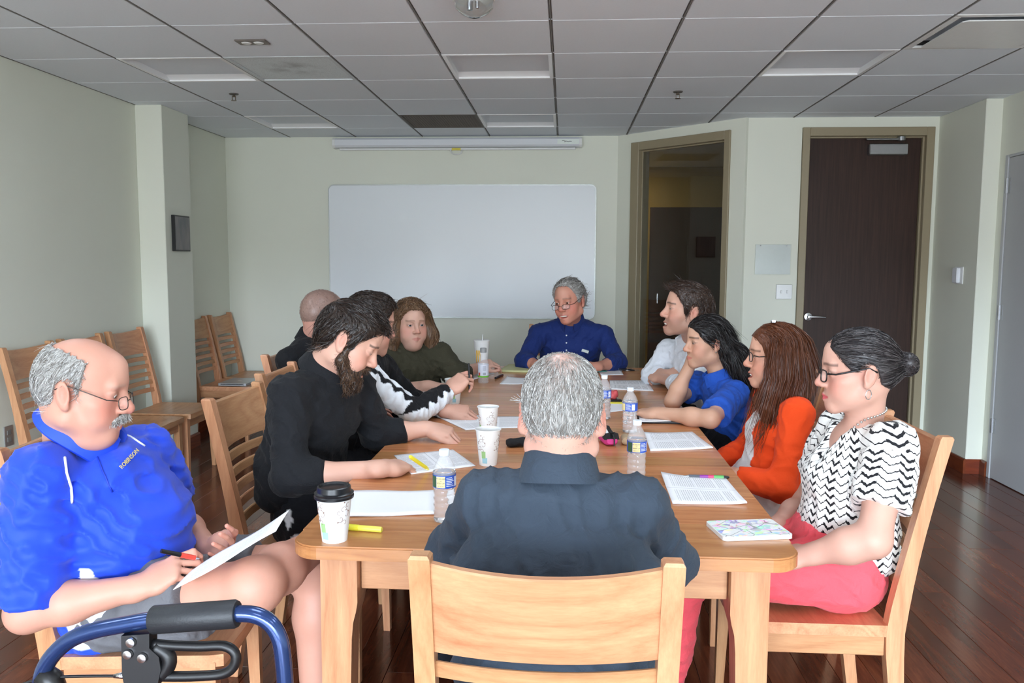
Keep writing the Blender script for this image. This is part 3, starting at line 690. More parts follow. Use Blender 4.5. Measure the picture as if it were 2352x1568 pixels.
def np_mesh(name, V, F, mat=None, parent=None, col=None, attrs=None, smooth=True, loose_tri=None):
    me = bpy.data.meshes.new(name); V = np.asarray(V, f32); F = np.asarray(F, np.int32); n = F.shape[1]
    me.vertices.add(len(V)); me.vertices.foreach_set('co', V.ravel()); me.loops.add(F.size); me.loops.foreach_set('vertex_index', F.ravel())
    me.polygons.add(len(F)); me.polygons.foreach_set('loop_start', np.arange(0, F.size, n, dtype=np.int32)); me.polygons.foreach_set('loop_total', np.full(len(F), n, np.int32))
    me.polygons.foreach_set('use_smooth', np.full(len(F), smooth)); me.update(calc_edges=True)
    if col is not None:
        a = me.color_attributes.new('Col', 'FLOAT_COLOR', 'POINT'); a.data.foreach_set('color', np.concatenate([col, np.ones((len(V), 1))], 1).astype(f32).ravel())
    for k, v in (attrs or {}).items():
        a = me.attributes.new(k, 'FLOAT_VECTOR', 'POINT'); a.data.foreach_set('vector', np.asarray(v, f32).ravel())
    o = bpy.data.objects.new(name, me); COL.objects.link(o)
    if mat is not None: me.materials.append(mat)
    if parent is not None:
        o.parent = parent; o.matrix_parent_inverse = Matrix.Translation(-Vector(parent.location))
    return o
def S(c): return np.array(srgb(*c)[:3])
def folds(seed, amp, lam=.06, dirs=None):
    r = np.random.RandomState(seed); W = []
    for k in range(6):
        d = nrm(r.randn(3)*(1, 1, .8)) if dirs is None else nrm(np.asarray(dirs[k % len(dirs)], float)+r.randn(3)*.25)
        W.append((d/(lam*(.7+.9*r.rand())), nrm(r.randn(3))/(lam*3), r.rand()*6.28, r.rand()*6.28))
    def fn(P):
        s_ = np.zeros(len(P), f32)
        for a, b, p1, p2 in W: s_ += np.sin(P@(a*6.283).astype(f32)+f32(p1)+2.0*np.sin(P@(b*6.283).astype(f32)+f32(p2)))
        s_ /= 3; return (np.maximum(np.abs(s_)**.9*-1.6+.7, -.55)*amp).astype(f32)
    return fn

# ---------------- skin, hair and cloth materials
t = NT('skin'); a = t.n('Attribute', attribute_name='Col'); v = t.coords(); n1 = t.noise(v, 55, 3); n2 = t.noise(v, 420, 2)
t.set(col=t.mix(t.math('MULTIPLY', n1, .35), a.outputs['Color'], t.mix(1.0, a.outputs['Color'], (1.0, .86, .82, 1), 'MULTIPLY')), rough=.5, spec=.35, sss=.06)
t.b.inputs['Subsurface Radius'].default_value = (.01, .004, .002); t.b.inputs['Subsurface Scale'].default_value = .6
t.bump(n2, .12, .001); m_skin = t.m
t = NT('hair_fibre'); a = t.n('Attribute', attribute_name='Col'); t.set(col=a.outputs['Color'], rough=.38, spec=.4); m_hair = t.m
def cloth(name, col, rough=.85, weave=900, wv=.12, sheen=.04, attr=False, big=.25):
    t = NT(name); v = t.coords(); n1 = t.noise(v, weave, 2); n2 = t.noise(v, 9, 3); n3 = t.noise(v, 26, 3, .5, 1.2)
    base = t.n('Attribute', attribute_name='Col').outputs['Color'] if attr else col
    c = t.mix(t.math('MULTIPLY', n2, .25), base, t.mix(1.0, base, (.8, .8, .82, 1), 'MULTIPLY'))
    t.set(col=t.mix(t.math('MULTIPLY', n1, wv), c, (1, 1, 1, 1), 'SOFT_LIGHT'), rough=rough, spec=.2, sheen=sheen)
    t.bump(t.math('ADD', t.math('MULTIPLY', n1, .06), t.math('MULTIPLY', n3, big*3)), .6, .012); return t.m
t = NT('eye_surface'); a = t.n('Attribute', attribute_name='Col'); t.set(col=a.outputs['Color'], rough=.08, spec=.5); m_eye = t.m
m_teeth = plain('teeth_ivory', srgb(236, 230, 216), .3, vary=.02)

# ---------------- head
def head_field(o):
    """x to the person's right, y forward, z up; eye level z=0"""
    F = Fld(); fem = o.get('fem', 0); fat = o.get('fat', 0); sm = o.get('smile', 0); jw = 1-.10*fem+.12*fat
    F.el((0, -.004, .036), (.0745, .096, .081), k=.01)
    F.el((0, -.04, .0), (.064, .058, .064), k=.03)
    F.el((0, .028, -.036), (.0615*(1+.06*fat), .0635, .076), k=.03)
    for s in (-1, 1):
        F.rc((s*.053*jw, -.004, -.066), (s*.014, .07, -.101), .021+.007*fat, .017, k=.03)
        F.el((s*.043, .05, -.027), (.024, .027, .021), k=.022)
        F.el((s*.036, .058, -.058-.004*fat), (.022+.007*fat, .024, .022+.005*fat), k=.025)
        if sm: F.el((s*.037, .073, -.044), (.015, .014, .013), k=.016)
    F.el((0, .077, -.101), (.02, .0165-.002*fem, .0155), k=.02)
    if fat: F.el((0, .035, -.118), (.045, .045, .03), k=.03)
    F.el((0, .066, -.068), (.034, .031, .031), k=.02)
    F.rc((-.036, .080, .0235), (.036, .080, .0235), .0115-.003*fem, .0115-.003*fem, k=.018)
    F.rc((0, .066, .062), (0, .071, .03), .022, .02, k=.03)
    ns = o.get('nose', 1.0)
    for s in (-1, 1): F.el((s*.0325, .0965, .0015), (.0185, .0125, .0115), k=.014, op=1)
    F.rc((0, .0875, .014), (0, .1095, -.029), .0085, .0115*ns, k=.012)
    F.el((0, .107+.004*ns, -.033), (.0110*ns, .0110*ns, .0100*ns), k=.01)
    for s in (-1, 1):
        F.el((s*.0135*ns, .1005, -.037), (.0085, .0125, .0075), k=.007)
        F.el((s*.0065, .108, -.0435), (.0035, .006, .004), k=.003, op=1)
        F.el((s*.0325, .0765, .0005), (.0158, .0148, .0145), k=.006)
        op = .0042 if not o.get('down') else .0028
        F.el((s*.0325, .0925, -.001-(.002 if o.get('down') else 0)), (.0122, .012, op-.001*(sm > 0)), k=.003, op=1)
    # lips
    w = .0235+.006*sm; up = .005*sm
    F.rc((-w, .083, -.0705+up), (0, .0965, -.0665), .0035, .0068, k=.006); F.rc((w, .083, -.0705+up), (0, .0965, -.0665), .0035, .0068, k=.006)
    lz = -.0785-.011*o.get('open', 0)
    F.rc((-w*.85, .082, -.0725+up), (0, .0945, lz), .0035, .0078, k=.006); F.rc((w*.85, .082, -.0725+up), (0, .0945, lz), .0035, .0078, k=.006)
    op = o.get('open', 0)
    if op: 
        F.el((0, .1, -.0725-.004*op), (w*.92, .024, .003+.0065*op), k=.003, op=1)
    else:
        for s in (-1, 1): F.rc((0, .106, -.0722), (s*w, .092, -.0712+up), .0024, .0016, k=.003, op=1)
    # ears
    for s in (-1, 1):
        a = o.get('ear', .34); R = np.array([[math.cos(a), -math.sin(a)*s, 0], [math.sin(a)*s, math.cos(a), 0], [0, 0, 1]]); R = R if s > 0 else R
        b = .2; Rx = np.array([[1, 0, 0], [0, math.cos(b), -math.sin(b)], [0, math.sin(b), math.cos(b)]]); RR = Rx@np.array([[math.cos(a), math.sin(a)*s, 0], [-math.sin(a)*s, math.cos(a), 0], [0, 0, 1]])
        F.el((s*.0795, -.014, -.008), (.0075, .0185, .032), RR, k=.008)
        F.el((s*.0785, -.004, -.034), (.006, .009, .010), RR, k=.008)
        F.el((s*.0875, -.011, -.004), (.0065, .011, .020), RR, k=.006, op=1)
        F.rc((s*.080, -.002, -.012), (s*.080, -.001, -.020), .004, .003, k=.004)
    return F
def head_paint(L, o):
    """vertex colours from head coordinates"""
    x, y, z = L[:, 0], L[:, 1], L[:, 2]; ax = np.abs(x); base = S(o['skin']); c = np.tile(base, (len(L), 1))
    def blob(cx, cy, cz, r, col, w):
        nonlocal c
        d = np.sqrt((ax-cx)**2+(y-cy)**2+(z-cz)**2)/r; m = (np.clip(1-d, 0, 1)**.8*w)[:, None]; c = c*(1-m)+S(col)*m
    red = o.get('flush', (214, 120, 104)); fw = o.get('flushw', .5)
    blob(.045, .07, -.035, .045, red, fw); blob(0, .115, -.034, .024, red, fw*1.1); blob(.082, -.01, -.008, .03, red, .55); blob(0, .085, .06, .05, (232, 190, 168), .3)
    blob(0, .09, -.1, .03, red, fw*.4)
    sm = o.get('smile', 0); w = .0255+.006*sm
    u = np.clip(ax/w, 0, 1); zc = -.0725+.005*sm*u*u-.003*o.get('open', 0); hh = .0125*(1-.75*u)+.004*o.get('open', 0)
    m = (np.clip((hh-np.abs(z-zc))/.003, 0, 1)*(ax < w)*(y > .07))[:, None]*o.get('lipw', .75); c = c*(1-m)+S(o.get('lips', (196, 112, 104)))*m
    # eyebrows
    bz = .0225+.003*np.sin(np.clip(ax/.05, 0, 1)*3.0); m = np.clip((.0052-np.abs(z-bz))/.003, 0, 1)*(ax > .012)*(ax < .052)*(y > .05)*o.get('browm', .75); m = m[:, None]; c = c*(1-m)+S(o.get('brow', (70, 52, 42)))*m
    # lid line
    d = np.sqrt(((ax-.0325)/.016)**2+((z-.0015)/.0085)**2); m = (np.clip(1-np.abs(d-.85)/.3, 0, 1)*(y > .07)*o.get('lash', .45))[:, None]; c = c*(1-m)+S((66, 44, 38))*m
    st = o.get('stubble')
    if st:
        m = np.clip((-.03-z)/.02, 0, 1)*np.clip((y+.01)/.02, 0, 1)*(z > -.125); m = (m*(1-np.clip(1-np.abs(z+.073)/.008, 0, 1)*(ax < .024)))[:, None]*st[1]; c = c*(1-m)+S(st[0])*m
    if o.get('paint'): c = o['paint'](L, c)
    return c
def frame(fwd, up):
    y = nrm(fwd); x = nrm(np.cross(y, up)); z = np.cross(x, y); return np.stack([x, y, z], 1)
def eyes(o, R, t, sc, parent):
    for s in (-1, 1):
        n, m = 16, 12; V = []; C = []; g = nrm(np.array([o.get('gaze', (0, 0))[0], 1, o.get('gaze', (0, 0))[1]]))
        for i in range(m+1):
            for j in range(n):
                a, b = math.pi*i/m, 2*math.pi*j/n; d = np.array([math.sin(a)*math.cos(b), math.cos(a), math.sin(a)*math.sin(b)]); 
                Rg = frame(g, (0, 0, 1)); V.append(Rg@d*.0128+np.array([s*.0325, .0768, .0005]))
                C.append((.012, .01, .01) if i <= 1 else (S(o.get('iris', (82, 62, 46))) if i <= 2 else S((226, 216, 208))))
        Fc = [(i*n+j, i*n+(j+1) % n, (i+1)*n+(j+1) % n, (i+1)*n+j) for i in range(m) for j in range(n)]
        np_mesh('eye', (np.array(V)*sc)@np.asarray(R).T+t, Fc, m_eye, parent, col=np.array(C))
def strands(parent, roots, dirfn, n, L, rad, cols, seed=0, segs=6, lift=.002, name='hair_strands', fld=None, jitter=.15, mat=None, thick_tip=.35, keep=None):
    """thin three-sided hairs; roots (k,3) with outward normals; everything in world space"""
    r = np.random.RandomState(seed); P0, N0 = roots; idx = r.randint(0, len(P0), n); P = P0[idx].astype(f32)+r.randn(n, 3).astype(f32)*.0015; N = N0[idx]
    Ls = (L*(.6+.7*r.rand(n))).astype(f32); J = r.randn(n, 3).astype(f32)*jitter; pts = [P]; 
    for k in range(segs):
        d = dirfn(P, k/segs)+J; d = d-N*np.clip((d*N).sum(1, keepdims=True), -9, 9)*.6; d /= np.linalg.norm(d, axis=1, keepdims=True)+1e-9
        P = P+d*(Ls/segs)[:, None]
        if fld is not None:
            e = fld(P); push = np.clip(lift*(.3+.7*r.rand(n))-e, -.004, .02)[:, None]; g = N; P = P+g*push
        pts.append(P)
    A = np.stack(pts, 1)
    if keep is not None: kp = keep(A); A = A[kp]; n = len(A)
    T = np.gradient(A, axis=1); T /= np.linalg.norm(T, axis=2, keepdims=True)+1e-9
    U = np.cross(T, np.array([.31, .52, .79])); U /= np.linalg.norm(U, axis=2, keepdims=True)+1e-9; Wv = np.cross(T, U); sg = segs+1
    rr = (rad*1.25*np.linspace(1, thick_tip, sg))[None, :, None]; q = r.rand(n)[:, None, None]*3.14; D = U*np.cos(q)+Wv*np.sin(q); V = np.stack([A+D*rr, A-D*rr], 2)   # flat hairs: n,sg,2,3
    b = (np.arange(n)[:, None]*sg+np.arange(segs)[None, :])*2; Fc = np.stack([b, b+1, b+3, b+2], -1).reshape(-1, 4)
    cc = np.asarray(cols)[r.randint(0, len(cols), n)]; C = np.repeat(cc, sg*2, 0)
    return np_mesh(name, V.reshape(-1, 3), Fc, mat or m_hair, parent, col=C)
def normals(V, F):
    a, b, c, d = (V[F[:, i]] for i in range(4)); n = np.cross(c-a, d-b); N = np.zeros_like(V)
    for i in range(4): np.add.at(N, F[:, i], n)
    return N/(np.linalg.norm(N, axis=1, keepdims=True)+1e-12)

# ---------------- hand: wrist at origin, f = towards fingertips, n = back of hand, thumb on side +s
FING = [(.0295, .086, (.043, .026, .021), .0086), (.0095, .091, (.047, .030, .022), .0088), (-.0105, .087, (.043, .028, .022), .0084), (-.0285, .078, (.034, .021, .019), .0074)]
def hand_field(F, W, f, n, side, curls, thumb=(.6, .3, .3), spread=.11, sc=1.0, rest=1.0):
    """side=+1: thumb lies on cross(f,n)... flipped with -1; curls: 4 x (mcp,pip,dip) bends towards the palm"""
    f = nrm(f); n = np.asarray(n, float); n = nrm(n-f*(n@f)); s_ = np.cross(f, n)*side
    g = lambda a, b, c: np.asarray(W)+(f*a+s_*b+n*c)*sc
    F.ec(g(-.02, 0, 0), g(.03, .001, 0), s_, (.029*sc, .021*sc), (.036*sc, .017*sc), k=.02, flat=1.2)
    F.ec(g(.03, .001, 0), g(.08, .0, .001), s_, (.037*sc, .017*sc), (.040*sc, .0125*sc), k=.02, flat=1.0)
    F.el(g(.035, .022, -.010), (.026*sc, .018*sc, .016*sc), np.stack([f, s_, n], 1), k=.015)
    F.el(g(.045, -.024, -.008), (.032*sc, .014*sc, .014*sc), np.stack([f, s_, n], 1), k=.015)
    tips = []
    for i, (so, fo, Ls, r) in enumerate(FING):
        a = spread*(1.5-i); d = nrm(f*math.cos(a)+s_*math.sin(a)); p = g(fo-.004, so, .0); ang = 0; F.rc(g(.05, so*.8, .003), p, .009*sc, (r+.0004)*sc, k=.006); 
        for q in range(3):
            ang += curls[i][q]; u = d*math.cos(ang)-n*math.sin(ang); e = p+u*Ls[q]*sc; rr = r*(.95-.08*q)*sc
            F.rc(p, e, rr, rr*.92, k=.0025); p = e
        tips.append(p)
    a0, a1, a2 = thumb; p = g(.022, .026, -.008); d = nrm(f*math.cos(a0)+s_*math.sin(a0)*.9-n*math.sin(a0)*.35); e = p+d*.042*sc; F.rc(p, e, .0135*sc, .0112*sc, k=.012); p = e
    d2 = nrm(d+f*a1-s_*a1*.8-n*a1*.3); e = p+d2*.033*sc; F.rc(p, e, .0108*sc, .0098*sc, k=.005); p = e
    d3 = nrm(d2+f*a2-s_*a2-n*a2*.2); e = p+d3*.026*sc; F.rc(p, e, .0098*sc, .0085*sc, k=.005); tips.append(e)
    return tips
RELAX = [(.25, .35, .2), (.35, .45, .25), (.45, .5, .3), (.5, .5, .3)]
FIST = [(.9, 1.2, .7), (1.0, 1.3, .7), (1.05, 1.3, .7), (1.1, 1.3, .7)]
GRIP = [(.6, .7, .4), (.75, .9, .5), (.85, 1.0, .5), (.95, 1.0, .5)]
FLAT = [(.05, .12, .08), (.05, .12, .08), (.06, .12, .08), (.08, .15, .1)]
# ------------------------------------------------------------------ people
PX = ony; PZ = onz
def facing(c, phi, pitch=0, side=1, roll=0):
    """phi: degrees towards the camera from the picture plane, side +1 faces picture right"""
    v = nrm(np.array([c[0], c[1], 0])); right = np.array([v[1], -v[0], 0]); a = math.radians(phi); b = math.radians(pitch)
    h = right*side*math.cos(a)-v*math.sin(a); f = h*math.cos(b)+np.array([0, 0, 1])*math.sin(b)
    R = frame(f, (0, 0, 1)); q = math.radians(roll); X, Y, Zv = R.T; return np.stack([X*math.cos(q)+Zv*math.sin(q), Y, -X*math.sin(q)+Zv*math.cos(q)], 1)
def arm_field(F, a, girth=1.0):
    Sh, El, Wr = (np.asarray(a[k], float) for k in 'SEW'); g = girth*a.get('g', 1)
    cv = a.get('sleeve', 0); q_ = .70 if cv > .3 else 1.0; d = Wr-El
    if cv > 1: F.rc(Sh, El, .036*g, .032*g, k=.02)
    else: m_ = Sh+(El-Sh)*max(.1, cv-.15); F.rc(Sh, m_, .036*g, .040*g, k=.02); F.rc(m_, El, .042*g, .040*g, k=.03)
    if cv > 1: u_ = max(.35, min(.85, cv-1.05)); F.rc(El, El+d*u_, .031*g, .031*g if u_ > .6 else .036*g, k=.02); F.rc(El+d*u_, Wr, .031*g if u_ > .6 else .036*g, .0265*g**.5, k=.02)
    else: F.rc(El, El+d*.35, .040*g, .042*g, k=.03); F.rc(El+d*.35, Wr, .042*g, .0265*g**.5, k=.03)
def zb_interp(pts):
    ys = np.array([p[0] for p in pts]); zs = np.array([p[1] for p in pts]); o = np.argsort(ys); return lambda y: np.interp(y, ys[o], zs[o])
MALE = [(.12, .088), (.085, .082), (.066, .062), (.05, .036), (.036, .02), (.030, -.022), (.014, -.024), (.006, .022), (-.012, .032), (-.034, .02), (-.042, -.045), (-.06, -.07), (-.12, -.075)]
def hair_cap(o, R, t, sc, parent, zb, thick, cols, name='hair', h=.0044, namp=.002, ns=1500, slen=.03, srad=.0008, dirl=(0, -1, -.3), seed=1, extra=None, hole=None, front=0, dirfn=None, jitter=.18, cap=True, sparse=None, tint=None):
    zf = zb_interp(zb); fo = folds(seed+50, 1.0, .012)
    def crani(P):
        F = Fld(); F.el((0, -.004, .036), (.0745, .096, .081), k=.01); F.el((0, -.04, .0), (.064, .058, .064), k=.03); return F.value(P)
    def fn(P):
        th = thick(P) if callable(thick) else thick
        if front: th = th+front*np.clip((P[:, 2]-.05)/.05, 0, 1)*np.clip((P[:, 1])/.06, 0, 1)
        d = np.maximum(crani(P)-th, (zf(P[:, 1])-P[:, 2])*.75)
        if hole is not None: d = np.maximum(d, -hole(P))
        return (d-fo(P)*namp).astype(f32)
    F = Fld(); F.fn(fn, (-.11, -.14, -.12), (.11, .13, .16), k=.004)
    if extra: extra(F)
    Fw = F.xf(R, t, sc); V, Fc = polygonise(Fw, h); N = normals(V, Fc); r = np.random.RandomState(seed); C = np.asarray(cols)
    base = C.mean(0); col = np.clip(base*(.85+.3*r.rand(len(V), 1)), 0, 1)
    L = (V-t)@R/sc
    if tint is not None: col = tint(L, col)
    ob = np_mesh(name, V, Fc, m_hair, parent, col=col)
    if ns:
        dl = np.asarray(dirl, float)
        if dirfn is None: df = lambda P, u: np.tile(R@dl, (len(P), 1))
        else: df = lambda P, u: (dirfn(((P-t)@R)/sc, u))@np.asarray(R).T
        strands(parent, (V.astype(f32), N), df, ns, slen*sc, srad*sc, C, seed, fld=lambda P: Fw.value(P.astype(f32)), jitter=jitter, lift=.003, keep=lambda A: (True if sparse is None else sparse(((A[:, 0]-t)@np.asarray(R))/sc))*~np.any((lambda Q: (Q[..., 1] > .030)*(Q[..., 2] < zf(Q[..., 1])-.012)*(np.abs(Q[..., 0]) < .085))(((A-t)@np.asarray(R))/sc), axis=1))
    return V, N, Fw
def swirl(L, u):   # short hair radiating from the crown
    d = L-np.array([0, -.055, .115]); d[:, 2] -= .02; return d/(np.linalg.norm(d, axis=1, keepdims=True)+1e-9)
def combed(L, u):  # forward over the top, down at the sides
    s_ = np.clip((L[:, 2]-.04)/.05, 0, 1)[:, None]; return s_*np.array([.25, .8, .1])+(1-s_)*np.array([0, -.35, -.9])
def glasses(R, t, sc, parent, mat, w=.026, hgt=.017, rim=.0014, kind='rect', y=.102, z=-.002, full=True, lens=True, tw=.0016, drop=0):
    e = None; mb = MB()
    def wpt(p): return tuple(np.asarray(R)@(np.asarray(p)*sc)+t)
    rims = MB(); lensm = MB()
    for s in (-1, 1):
        loop = []; n = 20
        for k in range(n+1):
            a = 2*math.pi*k/n; ex = 3.2 if kind == 'rect' else 2.2
            cx = math.copysign(abs(math.cos(a))**(2/ex), math.cos(a)); cz = math.copysign(abs(math.sin(a))**(2/ex), math.sin(a))
            loop.append((s*(.0335+w*cx*1.0), y-.012*(max(0, (.0335+w*cx*1.0)-.02)/.05)**1.5-drop*.3*cz, z-drop+hgt*cz))
        rims.tube([wpt(p) for p in loop], rim*sc, 6, cap=False)
        if lens: lensm.add([wpt(p) for p in loop[:-1]]+[wpt((s*.0335, y-.003, z-drop))], [(k, (k+1) % n, n) for k in range(n)])
    g = rims.build('glasses', mat, parent, smooth=True)
    mb.tube([wpt((-.0085, y-.0, z-drop+.004)), wpt((0, y+.003, z-drop+.006)), wpt((.0085, y, z-drop+.004))], rim*sc, 6)
    for s in (-1, 1):
        mb.tube([wpt((s*(.0335+w), y-.011, z-drop+.008)), wpt((s*.074, y-.03, z+.006-drop*.7)), wpt((s*.0795, .03, z+.010)), wpt((s*.083, -.012, z+.018)), wpt((s*.08, -.032, z+.004))], tw*sc, 6)
    b = mb.build('temple_arms', mat, parent, smooth=True)
    for o in (g, b): o.matrix_parent_inverse = Matrix.Translation(-Vector(parent.location))
    if lens:
        l = lensm.build('lenses', m_lens, parent, smooth=True); l.matrix_parent_inverse = Matrix.Translation(-Vector(parent.location))
t = NT('spectacle_lens'); t.set(col=(.97, .98, .98, 1), rough=.02, alpha=.14, spec=.6); m_lens = t.m
def ring_collar(parent, N, R, rx, ry, prof, mat, a0=25, a1=335, n=40, name='collar', tip=.0, ends=0.0, slope=0, lift=.016):
    """band round the neck; R columns right/forward/up; angle 0 = straight ahead; prof = (radial, height) closed section"""
    secs = []
    for k in range(n+1):
        a = math.radians(a0+(a1-a0)*k/n); c, s = math.sin(a), math.cos(a); e = max(0, math.cos(a))**3; q = []
        for (dr, h) in prof:
            p = np.array([c*(rx+dr), s*(ry+dr)+e*ends*(1 if dr > .006 else 0), h-e*tip*(1 if h < .01 else 0)-slope*s]); q.append(tuple(np.asarray(N)+np.asarray(R)@(p*np.array([1.07, 1.07, 1])+np.array([0, 0, lift]))))
        secs.append(q)
    o = MB().loft(secs).build(name, mat, parent, smooth=.7); o.matrix_parent_inverse = Matrix.Translation(-Vector(parent.location)); return o
FOLD_COLLAR = [(0, -.012), (-.002, .030), (.002, .036), (.009, .030), (.021, -.014), (.018, -.018), (.008, .008), (.004, -.012)]
STAND_COLLAR = [(-.002, -.045), (-.002, .018), (.001, .022), (.005, .018), (.020, -.045)]
def person(name, label, base, head, arms, torso, shirt=None, trousers=None, neck=None, legs=None, hres=.0036, sres=.008, girth=1.0, seed=1, skinlegs=False, bres=.006):
    P = empty(name, base, label=label, cat='person'); o = head; R, c, sc = o['R'], np.asarray(o['c'], float), o['sc']
    F = head_field(o).xf(R, c, sc); up = np.asarray(R)[:, 2]; fw = np.asarray(R)[:, 1]; nb = np.asarray(neck, float); nr = o.get('neckr', .052)*sc
    F.rc(c-up*.055*sc-fw*.022*sc, nb, nr, nr*1.08, k=.03)
    tb_ = nb+np.array([0, 0, -.07]); wv = nrm(np.asarray(arms[0]['S'])-np.asarray(arms[1]['S']))
    F.ec(nb+np.array([0, 0, -.035]), tb_, wv, (.075, .045), (.08, .05), k=.03)
    for q in o.get('chest', []): F.el(q[0], q[1], k=.03)
    V, Fc = polygonise(F, hres); L = (V-c)@np.asarray(R)/sc; col = head_paint(L, o)
    far = L[:, 2] < -.14; col[far] = S(o['skin'])
    F2 = Fld(); tips = []
    for a in arms:
        if shirt: a.setdefault('sleeve', shirt['sleeve'])
        arm_field(F2, a, girth)
        if a.get('hand'): tips.append(hand_field(F2, a['W'], a['hand'][0], a['hand'][1], a['side'], a['hand'][2], a['hand'][3] if len(a['hand']) > 3 else (.6, .3, .3), sc=a.get('hs', 1.0)))
        else: tips.append(None)
    F2.rc(arms[0]['S'], arms[1]['S'], .03, .03, k=.02)
    V2, Fc2 = polygonise(F2, bres)
    if skinlegs:
        FL = Fld()
        for (h_, k_, a_) in legs: FL.rc(h_, k_, .085*girth, .062*girth, k=.04); d = np.asarray(a_)-np.asarray(k_); m = np.asarray(k_)+d*.3-nrm(d)*0; FL.rc(k_, m, .056*girth, .06*girth, k=.03); FL.rc(m, a_, .06*girth, .036*girth, k=.03); FL.el(k_, (.062*girth,)*3, k=.03)
        VL, FcL = polygonise(FL, .008); Fc2 = np.concatenate([Fc2, FcL+len(V2)]); V2 = np.concatenate([V2, VL])
    sk = S(o['skin']); c2 = np.tile(sk, (len(V2), 1))
    for tp in tips:
        if tp is None: continue
        for q in tp: d = np.linalg.norm(V2-q, axis=1); m = (np.clip(1-d/.03, 0, 1)*.45)[:, None]; c2 = c2*(1-m)+S((222, 140, 124))*m
        kn = np.mean(tp[:4], 0)
    if o.get('bodypaint'): c2 = o['bodypaint'](V2, c2)
    np_mesh('body', np.concatenate([V, V2]), np.concatenate([Fc, Fc2+len(V)]), m_skin, P, col=np.concatenate([col, c2])); eyes(o, R, c, sc, P)
    if o.get('open'):
        tm = MB().sphere((0, 0, 0), (1, 1, 1), 12, 8); vv = np.array(tm.v)*np.array([.026, .0165, .0068])+np.array([0, .083, -.0715]); np_mesh('teeth', (vv*sc)@np.asarray(R).T+c, [f + ((f[2],) if len(f) == 3 else ()) for f in tm.f if len(f) == 4], m_teeth, P)
    if shirt:
        F3 = Fld()
        tw_ = shirt.get('tw', .92)
        for (p1, r1), (p2, r2) in zip(torso[:-1], torso[1:]): F3.ec(p1, p2, wv, (r1[0]*tw_, r1[1]*tw_), (r2[0]*tw_, r2[1]*tw_), k=.045, flat=.7)
        for a in arms: F3.rc(nb+np.array([0, 0, -.045]), a['S'], nr*1.08, shirt.get('sh', .055), k=.04)
        for a in arms:
            Sh, El, Wr = (np.asarray(a[k], float) for k in 'SEW'); fr = a.get('sleeve', shirt['sleeve']); g = girth*shirt.get('loose', 1.0)*a.get('g', 1)
            if fr <= 1: F3.rc(Sh, Sh+(El-Sh)*fr*.5, .060*g, .060*g, k=.035); e = Sh+(El-Sh)*fr; F3.ec(Sh+(El-Sh)*fr*.3, e, nrm(np.cross(El-Sh, Wr-El)+1e-4), (.066*g, .064*g), (.062*g*a.get('flare', 1), .060*g*a.get('flare', 1)), k=.03, flat=.12)
            else:
                F3.rc(Sh, El, .060*g, .052*g, k=.035); u = fr-1; e = El+(Wr-El)*u; F3.rc(El, El+(Wr-El)*u*.6, .054*g, .047*g, k=.03)
                F3.ec(El+(Wr-El)*u*.3, e, nrm(np.cross(El-Sh, Wr-El)+1e-4), (.050*g, .050*g), (.041*g, .041*g), k=.02, flat=.12)
        F3.rc(nb+np.array([0, 0, .12]), nb+np.array([0, 0, -.0]), nr*1.03, nr*.9, k=.015, op=1)
        for ex in shirt.get('extra', []): ex(F3)
        V3, Fc3 = polygonise(F3, sres, disp=folds(seed, shirt.get('fold', .0035)*1.6, shirt.get('lam', .075), shirt.get('dirs')), dmax=.008)
        so = np_mesh(shirt.get('name', 'shirt'), V3, Fc3, shirt['mat'], P, col=shirt['paint'](V3) if shirt.get('paint') else None, attrs=shirt['attr'](V3) if shirt.get('attr') else None)
    if trousers and legs:
        F4 = Fld(); hc = np.mean([np.asarray(l[0]) for l in legs], 0); fr = trousers.get('frac', 2); tg = girth*trousers.get('g', 1)
        F4.ec(hc+np.array([0, 0, .08]), hc+np.array([0, 0, -.02]), wv, (.165*tg, .125*tg), (.17*tg, .13*tg), k=.06)
        for (h_, k_, a_) in legs:
            h_, k_, a_ = (np.asarray(q, float) for q in (h_, k_, a_))
            if fr <= 1: e = h_+(k_-h_)*fr; F4.rc(h_, h_+(e-h_)*.6, .095*tg, .098*tg, k=.05); F4.ec(h_+(e-h_)*.4, e, wv, (.098*tg, .098*tg), (.102*tg, .102*tg), k=.03, flat=.1)
            else: F4.rc(h_, k_, .092*tg, .070*tg, k=.05); e = k_+(a_-k_)*(fr-1); F4.rc(k_, k_+(e-k_)*.7, .070*tg, .062*tg, k=.03); F4.ec(k_+(e-k_)*.5, e, wv, (.06*tg, .06*tg), (.056*tg, .056*tg), k=.03, flat=.1)
        V4, Fc4 = polygonise(F4, max(.0085, sres*1.15), disp=folds(seed+9, trousers.get('fold', .004)*1.5, .07), dmax=.006)
        np_mesh(trousers.get('name', 'trousers'), V4, Fc4, trousers['mat'], P, col=trousers['paint'](V4) if trousers.get('paint') else None)
        for (h_, k_, a_) in legs:
            a_ = np.asarray(a_, float); f = trousers.get('toe', nrm((np.asarray(k_)-np.asarray(h_))*np.array([1, 1, 0]))); f = nrm(f); F5 = Fld(); w_ = np.cross(f, (0, 0, 1)); gz = a_[2]
            if gz > .2: continue
            b0 = np.array([a_[0], a_[1], 0])
            F5.ec(b0-f*.045+np.array([0, 0, .045]), b0+f*.06+np.array([0, 0, .043]), w_, (.038, .043), (.046, .041), k=.03); F5.ec(b0+f*.06+np.array([0, 0, .035]), b0+f*.155+np.array([0, 0, .028]), w_, (.047, .033), (.036, .026), k=.03); F5.rc(b0+np.array([0, 0, .06]), b0+np.array([0, 0, .1]), .04, .04, k=.03)
            F5.fn(lambda Q: (.004-Q[:, 2]).astype(f32)*-1*-1, (-9, -9, -9), (9, 9, .004), k=.002, op=1) if False else None
